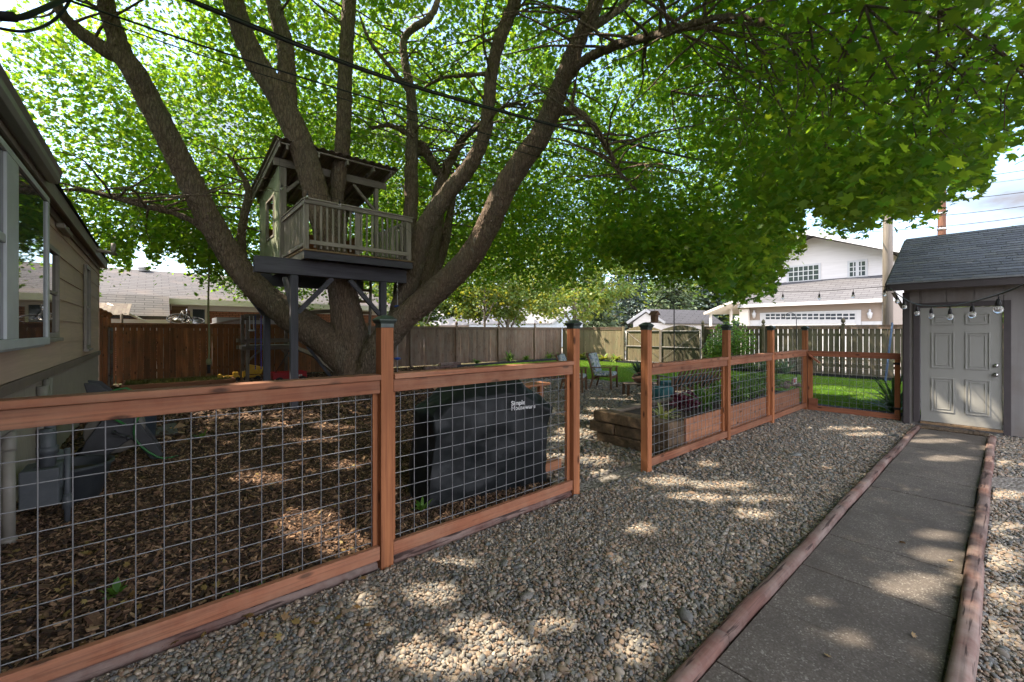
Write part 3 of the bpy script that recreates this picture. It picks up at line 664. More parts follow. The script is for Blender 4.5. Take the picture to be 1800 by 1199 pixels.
# ============================================================ HOUSE (left)
t = thing('house', 'taupe lap sided house with bay window and deep eaves on the left', 'house', (-1.2, 6, 0))
HX = -.975; HE = 13.5; H0 = -3
b = MB(); z = 1.17
zs = [1.17, 1.46, 1.75, 2.04, 2.33, 2.62, 2.91, 3.10]
for i in range(len(zs) - 1):
    z0, z1 = zs[i], zs[i + 1]
    y = H0; k = 0
    cuts = [H0, 1.0 + (i * 1.7) % 3.6, 4.7 + (i * 1.3) % 3.0, 8.4 + (i * .9) % 2.4, HE]
    for a, c in zip(cuts, cuts[1:]):
        b.add([(HX + .016, a, z0 - .012), (HX + .016, c - .003, z0 - .012), (HX + .002, c - .003, z1), (HX + .002, a, z1), (HX - .02, a, z0 - .012), (HX - .02, c - .003, z0 - .012), (HX - .02, c - .003, z1), (HX - .02, a, z1)],
              [(0, 1, 2, 3), (0, 4, 5, 1), (3, 2, 6, 7), (0, 3, 7, 4), (1, 5, 6, 2), (4, 7, 6, 5)])
b.build('siding', M['siding'], t)
b = MB()
for i in range(4): 
    z0 = -.03 + i * .285
    b.add([(HX + .012, H0, z0), (HX + .012, HE, z0), (HX, HE, z0 + .283), (HX, H0, z0 + .283), (HX - .03, H0, z0), (HX - .03, HE, z0)], [(0, 1, 2, 3), (0, 4, 5, 1), (1, 5, 2)])
b.box(-8, HX - .022, HE - .02, HE - .002, -.02, 3.3); b.build('foundation_siding', M['siding_low'], t)
bx('skirt_board', M['soffit'], t, HX + .017, HX + .045, H0, HE + .02, 1.06, 1.155)
bx('corner_board', M['siding'], t, HX - .05, HX + .024, HE + .0, HE + .03, 0, 3.2)
bx('back_wall', M['siding'], t, -8, HX - .06, H0, HE - .025, -.02, 3.3, bevel=0)
# eaves: soffit, fascia, roof, gutter
EXO = -.84; SZ = 3.09
b = MB()
for k in range(2): b.box(HX + .017 + k * .048, HX + .017 + k * .048 + .045, H0, HE + .42, SZ, SZ + .015, rnd=.4 + .05 * k)
b.box(HX - .6, HX + .014, HE + .031, HE + .42, SZ, SZ + .015); b.build('soffit', M['soffit'], t)
bx('frieze_board', M['soffit'], t, HX + .018, HX + .04, H0, HE, 3.0, 3.088)
b = MB(); b.box(EXO - .02, EXO, H0, HE + .44, SZ - .02, SZ + .15); b.box(-3, EXO - .021, HE + .42, HE + .44, SZ - .0, SZ + .13); b.build('fascia', M['fascia'], t, bevel=.003)
b = MB(); b.prism([(EXO + .035, H0, SZ + .155), (-6, H0, SZ + 1.55), (-6, H0, SZ + 1.52), (EXO + .035, H0, SZ + .125 + .028)], (0, HE + .47 - H0, 0))
b.build('roof', M['roof_dark'], t)
b = MB(); pr = [(0, 0), (.0, -.11), (.03, -.125), (.085, -.125), (.105, -.09), (.10, -.03), (.125, 0), (.118, .004), (.093, -.03), (.095, -.085), (.08, -.115), (.012, -.112), (.008, 0)]
b.prism([(EXO + .002 + x, H0, SZ + .15 + z) for x, z in pr], (0, 6.35 - H0, 0)); b.build('gutter', M['gutter'], t, bevel=.003)
# bay window (projecting box with white frames)
BX, B0, B1, BZ0, BZ1 = -.78, 2.4, 6.08, 1.47, 2.90
bay = bx('bay_window', M['houseframe'], t, HX + .047, BX - .03, B0, B1, BZ0 - .02, BZ1 + .04)
b = MB()
for (a, c, d, e) in ((B0, B1, BZ0, BZ0 + .07), (B0, B1, BZ1 - .05, BZ1)): b.box(BX - .028, BX + .006, a, c, d, e, rnd=.5)
for (a, c) in ((4.50, 4.84), (B1 - .09, B1), (B0, B0 + .08)): b.box(BX - .028, BX + .004, a, c, BZ0 + .0715, BZ1 - .0515, rnd=.5)
b.box(BX - .028, BX + .0, 2.48, 4.5, 2.21, 2.27, rnd=.5); b.build('window_frame', M['houseframe'], bay, bevel=.004)
b = MB(); b.box(BX - .024, BX - .012, 4.84, B1 - .09, BZ0 + .072, BZ1 - .052); b.build('pane', M['glass'], bay)
b = MB(); b.box(BX - .024, BX - .012, 2.48, 4.498, BZ0 + .072, 2.208); b.box(BX - .024, BX - .012, 2.48, 4.498, 2.272, BZ1 - .052); b.build('pane', M['glass'], bay)
for (a, c, z0, z1) in ((7.0, 7.85, 1.52, 2.62), (10.72, 11.38, 1.28, 2.80)):
    wf = MB(); wf.box(HX + .018, HX + .06, a, c, z0, z0 + .06); wf.box(HX + .018, HX + .06, a, c, z1 - .06, z1); wf.box(HX + .018, HX + .06, a, a + .06, z0 + .061, z1 - .061); wf.box(HX + .018, HX + .06, c - .06, c, z0 + .061, z1 - .061)
    wf.box(HX + .018, HX + .045, a + .06, c - .06, (z0 + z1) / 2 - .02, (z0 + z1) / 2 + .02)
    wo = wf.build('window', M['fascia'], t, bevel=.004)
    bx('sill', M['fascia'], wo, HX + .018, HX + .09, a - .04, c + .04, z0 - .045, z0 - .002)
    bx('pane', M['glass'], wo, HX + .02, HX + .03, a + .061, c - .061, z0 + .061, z1 - .061, bevel=0)
b = MB(); q = onX(112, 400, HX + .05)
b.tube([(HX + .03, q.y, 2.98), (HX + .10, q.y, 2.96)], [.04, .04], 12); b.bar((HX + .06, q.y - .35, 2.96), (HX + .06, q.y + .35, 2.96), .08, .06); b.build('wall_light', M['fascia'], t, bevel=.01)
b = MB(); q = onX(172, 408, EXO + .02); b.tube([(EXO + .005, q.y - .05, 3.16), (EXO + .25, q.y + .35, 3.16)], .035, 10); b.tube([(EXO + .22, q.y + .3, 3.18), (EXO + .22, q.y + .3, 3.36)], .04, 8); b.build('fascia_bracket', M['fascia'], t)

# ---- utility things at the house wall
t = thing('gas_meter', 'grey gas meter with regulator and thick pipes by the house wall', 'gas meter', tuple(GR(75, 905)))
q = onX(75, 820, -.62); yq = q.y
def V3(*a): return Vector(a)
mx_, my_ = -.68, 5.12
b = MB(); b.box(mx_ - .12, mx_ + .10, my_ - .16, my_ + .14, .20, .50); b.lathe([(.0, .09), (.1, .09), (.115, .07), (.115, -.07), (.1, -.09), (0, -.09)], (mx_ + .02, my_ - .02, .40), 20, axis='X')
b.build('meter_body', M['meter'], t, bevel=.055, seg=4)
b = MB(); b.lathe([(.0, -.05), (.10, -.045), (.115, 0), (.1, .05), (.05, .08), (0, .085)], (mx_ + .03, my_ + .24, .46), 20, axis='X'); b.build('regulator', M['meter'], t)
b = MB(); b.box(mx_ + .101, mx_ + .125, my_ + .02, my_ + .12, .18, .42); b.build('dial_plate', M['gutter'], t, bevel=.006)
b = MB(); b.tube([(mx_ + .13, my_ - .03, -.05), (mx_ + .13, my_ - .03, .62)], .02, 10); b.tube([(mx_ + .13, my_ - .03, .12), (mx_ + .13, my_ - .03, .24)], .032, 8); b.build('riser', M['meter'], t)
b = MB(); b.tube([(mx_ + .02, my_ - .05, .5), (mx_ + .02, my_ - .05, .80)], .05, 10); b.tube([(mx_ + .02, my_ - .05, .6), (mx_ + .02, my_ - .05, .66)], .065, 8); b.tube(catmull([(mx_ + .02, my_ + .07, .5), (mx_ + .02, my_ + .07, .82), (mx_, my_ + .05, .90), (mx_ - .03, my_ - .05, .91)], 4), .038, 10); b.build('pipe', M['meter'], t)
for (px, nm, lb) in ((18, 0, 'beige downpipe curving to the ground left of the gas meter'),):
    b = MB(); y = 4.86; b.tube([(-.83, y, 0), (-.83, y, .70)], .036, 14); b.tube(catmull([(-.83, y, .70), (-.83, y + .02, .78), (-.85, y + .1, .82), (-.9, y + .22, .84)], 4), .042, 12)
    b.tube([(-.83, y, .0), (-.83, y, .05)], .046, 14); o = b.build('drain_pipe', M['pvc']); tag(o, lb, 'pipe')
b = MB(); b.tube(catmull([(-.92, 4.3, .84), (-.86, 4.7, .86), (-.80, 5.0, .90), (-.74, 5.08, .91)], 4), .034, 10)
tag(b.build('wall_pipe', M['pvc']), 'beige pipe running along the wall above the gas meter', 'pipe')
b = MB(); b.tube([(-.93, 7.1, .05), (-.93, 7.1, 1.05)], .03, 8); b.tube([(-.93, 7.3, .05), (-.93, 7.3, 1.05)], .025, 8); b.tube([(-.92, 6.8, .05), (-.92, 6.8, 1.0)], .05, 8)
tag(b.build('conduit', M['pvc']), 'upright beige conduits fixed to the wall behind the tub', 'conduit')
q = GR(130, 878)
t = thing('planter_tub', 'round black rubber tub beside the gas meter', 'tub', (q.x, q.y, 0))
b = MB(); b.lathe([(.17, 0), (.19, .01), (.265, .30), (.285, .31), (.285, .335), (.262, .335), (.255, .31), (.18, .06), (.0, .05)], (q.x, q.y, .01), 28); b.build('tub_body', M['tub'], t)
b = MB(); b.lathe([(.245, 0), (.2, .02), (0, .03)], (q.x, q.y, .25), 20); b.build('soil', M['soil'], t)
# hose reel cart
q = GR(200, 815); hx, hy = q.x, q.y
t = thing('hose_reel', 'dark grey wheeled hose reel cart with green hose on the mulch', 'hose reel', (hx, hy, 0))
def plate(pts, y, th):  # outline in x-z plane
    return [(x, y, z) for x, z in pts], (0, th, 0)
out1 = [(-.30, .12), (-.16, .02), (-.02, .16), (.16, .30), (.34, .02), (.42, .0), (.46, .06), (.22, .52), (.04, .80), (-.12, .98), (-.24, 1.0), (-.20, .80), (-.10, .55), (-.22, .34)]
b = MB()
for yy in (-.20, .17): b.prism([(hx + x, hy + yy, z + .01) for x, z in out1], (0, .035, 0))
b.build('side_frame', M['reel_dark'], t, bevel=.012, seg=2)
b = MB(); b.lathe([(.03, -.162), (.26, -.16), (.27, -.14), (.12, -.13), (.12, .13), (.27, .14), (.26, .16), (.03, .162)], (hx + .02, hy, .42), 28, axis='Y'); b.build('drum', M['reel'], t)
b = MB(); n = 150
pts = [(hx + .02 + (.14 + .0006 * k) * math.cos(k * .42), hy - .12 + .24 * abs(((k / 22.) % 2) - 1), .42 + (.14 + .0006 * k) * math.sin(k * .42)) for k in range(n)]
pts += [(hx + .0, hy - .3, .6), (hx - .05, hy - .3, .85), (hx + .12, hy - .28, .93), (hx + .28, hy - .27, .75), (hx + .2, hy - .26, .5), (hx + .2, hy - .22, .30), (hx + .33, hy - .24, .12), (hx + .46, hy - .25, .03), (hx + .6, hy - .2, .02)]
b.tube(catmull(pts, 2), .013, 6); b.build('hose', M['hosegreen'], t)
b = MB(); b.tube([(hx + .02, hy - .24, .42), (hx + .02, hy - .32, .42)], .02, 8); b.tube([(hx + .02, hy - .32, .42), (hx + .14, hy - .33, .36)], .014, 8); b.tube([(hx + .14, hy - .33, .36), (hx + .14, hy - .42, .36)], .02, 8); b.build('crank', M['reel_dark'], t)
for yy in (-.27, .27):
    b = MB(); b.lathe([(.03, -.025), (.09, -.025), (.1, 0), (.09, .025), (.03, .025)], (hx - .25, hy + yy, .11), 20, axis='Y'); b.build('wheel', M['rubber'], t)
q = GR(243, 782); t = thing('bin', 'blue grey round bin standing on the mulch beyond the hose reel', 'bin', (q.x, q.y, 0))
b = MB(); b.lathe([(.17, 0), (.18, .01), (.22, .62), (.235, .63), (.235, .67), (.215, .67), (.205, .62), (.15, .03), (0, .03)], (q.x, q.y, .01), 24); b.build('bin_body', M['bin'], t)
b = MB(); b.lathe([(.19, 0), (.21, .02), (.2, .035), (.17, .035)], (q.x, q.y, .0), 24); b.build('base_ring', M['pvc'], t)
# paving slab under it
q2 = GR(262, 760)
tag(bx('paving_slab', M['concrete'], None, q2.x - .1, q2.x + .35, q2.y - .5, q2.y + .4, .0, .035), 'grey paving slab on the mulch beside the bin', 'slab')
# ============================================================ MAPLE TREE
TZ = 10.15
def LP(*pts):   # (px, py, depth, width px)
    c = [W(p[0], p[1], p[2]) for p in pts]; r = [p[3] * p[2] / FPX / 2 * .92 for p in pts]
    C4 = catmull([tuple(c[i]) + (r[i],) for i in range(len(c))], 7)
    return [tuple(q[:3]) for q in C4], [max(.006, q[3]) for q in C4]
G0 = Vector((3.62, 10.3, 0))
LIMBS = dict(
 stem=[(622, 712, 10.15, 104), (622, 690, 10.15, 88), (623, 655, 10.15, 74), (620, 615, 10.15, 70), (612, 570, 10.15, 62), (604, 520, 10.1, 53), (594, 470, 10.0, 52), (578, 420, 9.95, 50), (562, 365, 9.9, 47), (547, 310, 9.8, 46), (527, 250, 9.7, 46), (505, 200, 9.6, 44), (478, 150, 9.5, 42), (443, 95, 9.4, 40), (415, 20, 9.2, 38), (395, -80, 9.0, 34), (380, -220, 8.9, 26), (350, -420, 8.9, 16)],
 s2=[(508, 205, 9.65, 30), (506, 150, 9.7, 31), (500, 75, 9.7, 30), (480, 0, 9.6, 26), (462, -120, 9.6, 22), (470, -280, 9.8, 14)],
 l1=[(630, 680, 10.05, 50), (612, 640, 10.0, 60), (575, 600, 10.0, 60), (525, 566, 10.0, 58), (480, 532, 9.95, 50), (440, 495, 9.9, 46), (402, 445, 9.8, 44), (365, 380, 9.6, 43), (335, 320, 9.4, 43), (297, 245, 9.1, 42), (264, 180, 8.9, 41), (240, 132, 8.7, 40), (216, 98, 8.6, 36), (203, 60, 8.5, 31), (187, 10, 8.3, 28), (165, -90, 8.1, 24), (120, -240, 8.0, 14)],
 l1b=[(218, 105, 8.6, 28), (185, 88, 8.5, 26), (133, 50, 8.3, 22), (105, 15, 8.1, 18), (70, -60, 7.9, 14)],
 l1c=[(356, 402, 9.6, 13), (332, 386, 9.5, 12), (300, 372, 9.3, 12), (250, 361, 9.0, 11), (187, 344, 8.8, 9), (133, 333, 8.6, 7), (80, 335, 8.4, 4)],
 l3=[(600, 480, 10.2, 34), (588, 430, 10.3, 34), (588, 380, 10.4, 30), (592, 335, 10.45, 28), (599, 280, 10.5, 27), (604, 220, 10.5, 28), (607, 120, 10.5, 27), (613, 20, 10.5, 25), (620, -90, 10.5, 20), (640, -230, 10.5, 12)],
 l4=[(702, 545, 10.5, 26), (706, 500, 11.0, 28), (713, 440, 11.4, 28), (722, 370, 11.5, 27), (723, 290, 11.6, 25), (725, 220, 11.7, 22), (722, 160, 11.8, 18), (711, 102, 11.8, 15), (710, 68, 11.9, 14), (730, 48, 11.9, 14), (752, 34, 12, 13), (768, 5, 12, 11), (775, -60, 12, 8)],
 l4b=[(720, 160, 11.8, 12), (683, 115, 11.8, 9), (650, 72, 11.8, 7), (630, 20, 11.8, 5)],
 l4c=[(716, 235, 11.7, 10), (690, 222, 11.6, 9), (665, 222, 11.5, 7), (633, 235, 11.4, 5), (612, 252, 11.3, 3)],
 l4d=[(724, 268, 11.7, 11), (745, 270, 11.9, 10), (765, 300, 12.0, 12)],
 l4e=[(735, 250, 11.8, 13), (748, 262, 11.9, 14), (770, 305, 12, 20)],
 l5=[(728, 535, 10.8, 30), (757, 440, 11.6, 32), (768, 380, 11.8, 27), (774, 330, 12, 25), (785, 296, 12, 18), (803, 262, 12, 16), (818, 240, 12, 13), (833, 229, 12, 10), (846, 215, 12, 7)],
 l5b=[(745, 520, 11.2, 24), (778, 440, 11.9, 20), (790, 380, 12.2, 15), (800, 330, 12.3, 10), (805, 290, 12.3, 7)],
 l6=[(668, 630, 10.0, 34), (688, 580, 10.2, 32), (703, 535, 10.3, 32), (720, 492, 10.4, 36), (735, 440, 10.4, 38), (752, 393, 10.4, 37), (787, 340, 10.3, 33), (827, 290, 10.2, 30), (852, 235, 10.1, 26), (859, 183, 10, 24), (864, 133, 10, 24), (874, 83, 9.9, 24), (890, 40, 9.9, 24), (907, -2, 9.8, 24), (935, -90, 9.7, 20), (950, -220, 9.6, 12)],
 l6b=[(858, 130, 10, 9), (820, 132, 10.2, 8), (775, 138, 10.3, 7), (745, 155, 10.4, 6)],
 l6c=[(862, 205, 10.1, 7), (880, 190, 10.2, 7), (905, 182, 10.3, 5), (925, 185, 10.4, 4)],
 l7=[(636, 680, 10.0, 46), (655, 630, 9.9, 52), (690, 580, 9.8, 52), (718, 552, 9.75, 47), (752, 524, 9.7, 48), (787, 493, 9.6, 48), (826, 451, 9.5, 46), (856, 400, 9.4, 45), (888, 330, 9.2, 44), (917, 284, 9.1, 43), (947, 243, 9.0, 41), (967, 200, 8.9, 38), (984, 155, 8.7, 35), (1001, 110, 8.5, 33), (1022, 60, 8.3, 30), (1046, 10, 8.2, 29), (1068, -60, 8.5, 25), (1090, -180, 9.2, 16)],
 l7b=[(1000, 135, 8.7, 20), (1017, 115, 8.4, 18), (1043, 97, 8.1, 17), (1083, 80, 7.6, 17), (1133, 67, 7.0, 15), (1180, 55, 6.4, 15), (1240, 35, 5.6, 13), (1300, 30, 4.9, 11), (1380, 45, 4.3, 8)],
 l7c=[(1028, 55, 8.3, 18), (1050, 42, 8.5, 16), (1073, 27, 8.9, 15), (1103, 5, 9.4, 13), (1140, -40, 10, 10)],
 l7d=[(975, 196, 8.9, 18), (1000, 195, 8.7, 15), (1018, 198, 8.5, 14), (1043, 222, 8.3, 13), (1062, 252, 8.1, 12), (1077, 279, 8.0, 10), (1090, 305, 7.9, 8), (1120, 335, 7.7, 5)],
 l7e=[(1002, 200, 8.6, 8), (1008, 170, 8.5, 8), (1012, 140, 8.4, 6)],
 l8=[(436, 520, 10.9, 16), (425, 440, 11.1, 15), (427, 393, 11.2, 15), (437, 338, 11.3, 13), (420, 300, 11.3, 9), (400, 270, 11.4, 6)])
maple = thing('maple_tree', 'huge many limbed maple with dark bark rising behind the treehouse, shading the yard', 'tree', (3.62, 10.3, 0))
b = MB(); LIMB3D = []
for k, pts in LIMBS.items():
    P, rr = LP(*pts); b.tube(P, rr, 14 if max(rr) > .1 else 8, True, rnd=.5); LIMB3D.append((np.array(P), np.array(rr)))
c0 = W(624, 700, 10.15)
for (ang, L_) in ((200, 1.25), (245, 1.0), (290, 1.05), (335, .9), (20, .9), (150, 1.0)):   # root flare
    d = Vector((math.cos(R(ang)), math.sin(R(ang)), 0)); q = Vector((c0.x, c0.y, 0))
    P = catmull([tuple(q + d * .18 + Vector((0, 0, .55))), tuple(q + d * .45 + Vector((0, 0, .22))), tuple(q + d * L_ * .75 + Vector((0, 0, .03))), tuple(q + d * L_ * 1.0 + Vector((0, 0, -.12)))], 4)
    b.tube(P, list(np.linspace(.26, .08, len(P))), 10, rnd=.5)
trunk = b.build('trunk', M['bark'], maple)
md = trunk.modifiers.new('remesh', 'REMESH'); md.mode = 'VOXEL'; md.voxel_size = .023; md.use_smooth_shade = True
md = trunk.modifiers.new('smooth', 'SMOOTH'); md.iterations = 3; md.factor = .6
tx = bpy.data.textures.new('bark_lumps', 'CLOUDS'); tx.noise_scale = .16; tx.noise_depth = 3
md = trunk.modifiers.new('lumps', 'DISPLACE'); md.texture = tx; md.strength = .06; md.mid_level = .5; md.texture_coords = 'LOCAL'
tx = bpy.data.textures.new('bark_ridges', 'CLOUDS'); tx.noise_scale = .045; tx.noise_depth = 2
md = trunk.modifiers.new('ridges', 'DISPLACE'); md.texture = tx; md.strength = .028; md.mid_level = .5; md.texture_coords = 'LOCAL'
BND = np.array([(-600, 560), (0, 560), (150, 560), (190, 462), (212, 474), (228, 470), (246, 402), (262, 452), (275, 462), (290, 428), (318, 452), (345, 484), (385, 494), (430, 512), (480, 520), (560, 520), (700, 505), (800, 500), (900, 490), (1000, 498), (1075, 462), (1120, 470), (1150, 482), (1240, 488), (1275, 522), (1298, 536), (1330, 508), (1356, 522), (1380, 452), (1416, 440), (1408, 405), (1372, 372), (1385, 350), (1425, 352), (1450, 388), (1480, 396), (1520, 398), (1545, 380), (1600, 374), (1640, 378), (1658, 338), (1700, 326), (1728, 338), (1742, 292), (1766, 248), (1800, 242), (2400, 240)], float)
# twigs: thin drooping side branches
b = MB()
def twig(p, d, L, r0):
    P = []; q = Vector(p); d = Vector(d).normalized(); n = 9
    for i in range(n + 1):
        tx_, ty_, tz_ = proj(np.array(q)); out = tz_ > .3 and -50 < tx_ < 1850 and ty_ > np.interp(tx_, BND[:, 0], BND[:, 1]) - 14
        if out and i > 1: break
        P.append(tuple(q)); d = (d + Vector((random.uniform(-.22, .22), random.uniform(-.22, .22), random.uniform(-.2, .10)))).normalized(); q = q + d * (L / n)
    if len(P) < 3: return P
    b.tube(P, list(np.linspace(r0, .003, len(P))), 5, False, rnd=.5); return P
TW = []
for P, rr in LIMB3D:
    m_ = len(P)
    for i in range(m_ // 3, m_):
        if rr[i] < .17 and random.random() < .42 and P[i][2] > 3.0:
            a = random.uniform(0, 6.28); T = twig(P[i], (math.cos(a), math.sin(a), random.uniform(.0, .7)), random.uniform(1.2, 3.2), min(rr[i] * .5, .03)); TW.append(T)
for (sx, sy, sz) in [tuple(W(px, py, z)) for px, py, z in ((1200, 60, 5.6), (1240, 50, 5.2), (1300, 30, 4.9), (1380, 60, 4.6), (1260, 110, 6.2), (1340, 90, 5.4), (1420, 30, 4.5), (1500, 60, 4.3), (1560, 100, 4.4), (1620, 80, 3.9), (1700, 120, 4.2), (1180, 160, 6.8), (1460, 150, 5.0), (1520, 10, 3.8), (1650, 20, 3.6), (1730, 60, 3.8))]:
    for k in range(4):
        T = twig((sx, sy, sz), (random.uniform(.2, 1), random.uniform(-1, .4), random.uniform(-.7, .1)), random.uniform(1.0, 2.4), .012); TW.append(T)
for T in list(TW)[::2]:
    for k in range(3):
        q = T[random.randint(1, max(1, len(T) - 1))] if len(T) > 1 else T[0]; twig(q, (random.uniform(-1, 1), random.uniform(-1, 1), random.uniform(-.9, .4)), random.uniform(.4, 1.1), .006)
b.build('twigs', M['bark'], maple)

# crown ------------------------------------------------------
def ground_patch():   # sunlit patches seen in the photograph, as (x, y, rx, ry) on the ground along the sun's rays
    L = []
    def g(px, py, wx, wy, h=0.0):
        c = GR(px, py, h); e = GR(px + wx, py, h); f = GR(px, py + wy, h)
        k = h; off = Vector((SUN.x / -SUN.z * k, SUN.y / -SUN.z * k, 0))
        ax = Vector((e.x - c.x, e.y - c.y)); ay = Vector((f.x - c.x, f.y - c.y)); L.append((c.x + off.x, c.y + off.y, ax * 1.0 + ax.normalized() * .03, ay * 1.0 + ay.normalized() * .03))
    for a in [(545, 925, 60, 34), (600, 955, 50, 22), (455, 843, 42, 12), (610, 820, 26, 8), (500, 748, 36, 6), (590, 752, 40, 7), (440, 735, 30, 5), (560, 775, 40, 5), (640, 1055, 22, 16), (796, 996, 44, 13), (765, 1046, 45, 22), (835, 1108, 60, 18), (900, 1150, 60, 24), (780, 1165, 60, 26), (700, 1130, 40, 22), (979, 1104, 38, 13), (1117, 1140, 28, 24), (1117, 929, 34, 9), (1180, 848, 42, 8), (1228, 878, 52, 9), (1340, 880, 50, 5), (1270, 855, 50, 7), (1333, 908, 36, 7), (1250, 818, 18, 4), (1045, 812, 34, 9), (985, 808, 26, 8), (1055, 838, 30, 5),
              (1611, 1036, 62, 24), (1649, 979, 42, 12), (1656, 947, 36, 7), (1668, 809, 46, 5), (1650, 778, 60, 4), (1620, 768, 30, 3), (1452, 1066, 18, 6), (1500, 1130, 30, 8), (1762, 983, 40, 22), (1777, 1050, 40, 20), (1762, 1110, 30, 18), (1770, 817, 34, 6), (1772, 872, 36, 10), (1690, 1000, 16, 30), (1770, 930, 30, 10), (1740, 790, 30, 4), (1480, 755, 60, 4), (1520, 765, 40, 4),
              (1060, 706, 60, 4), (1030, 735, 40, 5), (1150, 695, 60, 3), (930, 690, 40, 4), (1000, 760, 22, 6), (985, 775, 20, 5), (1085, 722, 50, 6), (1020, 765, 30, 8), (1110, 712, 40, 4), (1490, 690, 60, 6), (1450, 683, 40, 4), (1540, 700, 40, 5), (1220, 690, 60, 5), (1300, 672, 60, 4), (300, 690, 40, 4), (380, 684, 20, 2), (690, 700, 40, 5)]: g(*a)
    for (px, py, wx, wy, X) in ((1676, 735, 22, 26, 9.86), (1700, 745, 34, 12, 9.86), (1702, 700, 16, 16, 9.86), (1742, 714, 14, 18, 9.86), (1640, 770, 50, 5, 9.5)):
        c = onX(px, py, X); e = onX(px + wx, py, X); f = onX(px, py + wy, X)
        fl = lambda p: Vector((p.x + SUN.x / -SUN.z * p.z, p.y + SUN.y / -SUN.z * p.z))
        c2, e2, f2 = fl(c), fl(e), fl(f); L.append((c2.x, c2.y, Vector((.14 * wy / 18, 0)), Vector((0, .19 * wx / 24))))
    return L
PATCH = ground_patch()
def leafcloud(C, size, tilt, full=True):
    """star shaped maple leaves at C"""
    n = len(C)
    if full:
        ang = np.array([0, 24, 42, 66, 88, 118, 180, 242, 272, 294, 318, 336]) * math.pi / 180
        rad = np.array([1.0, .50, .92, .48, .72, .42, .36, .42, .72, .48, .92, .50])
    else:
        ang = np.array([0, 55, 125, 180, 235, 305]) * math.pi / 180; rad = np.array([.9, .72, .55, .35, .55, .72])
    K = len(ang)
    nrm = np.column_stack([RNG.normal(0, tilt, n), RNG.normal(0, tilt, n), np.ones(n)]); nrm /= np.linalg.norm(nrm, axis=1)[:, None]
    th = RNG.uniform(0, 6.28, n); t = np.column_stack([np.cos(th), np.sin(th), -.35 + np.zeros(n)]); t -= nrm * (t * nrm).sum(1)[:, None]; t /= np.linalg.norm(t, axis=1)[:, None]
    s = np.cross(nrm, t); sz = (size * RNG.uniform(.7, 1.25, n)) if np.isscalar(size) else size * RNG.uniform(.5, 1.38, n)
    V = np.zeros((n, K + 1, 3)); V[:, 0] = C
    fold = RNG.uniform(.0, .35, n)
    for k in range(K):
        x = math.cos(ang[k]) * rad[k]; y = math.sin(ang[k]) * rad[k]
        V[:, k + 1] = C + (t * x + s * y - nrm * (fold * (abs(y) + .5 * x * x))[:, None] * .6) * sz[:, None]
    base = (np.arange(n) * (K + 1))[:, None]
    tr = np.concatenate([np.stack([base[:, 0], base[:, 0] + 1 + k, base[:, 0] + 1 + (k + 1) % K], 1) for k in range(K)])
    return V.reshape(-1, 3), tr, np.repeat(RNG.random(n), K + 1)
CEN = np.array([3.4, 9.0, 5.0]); RAD = np.array([10.9, 10.9, 7.4])
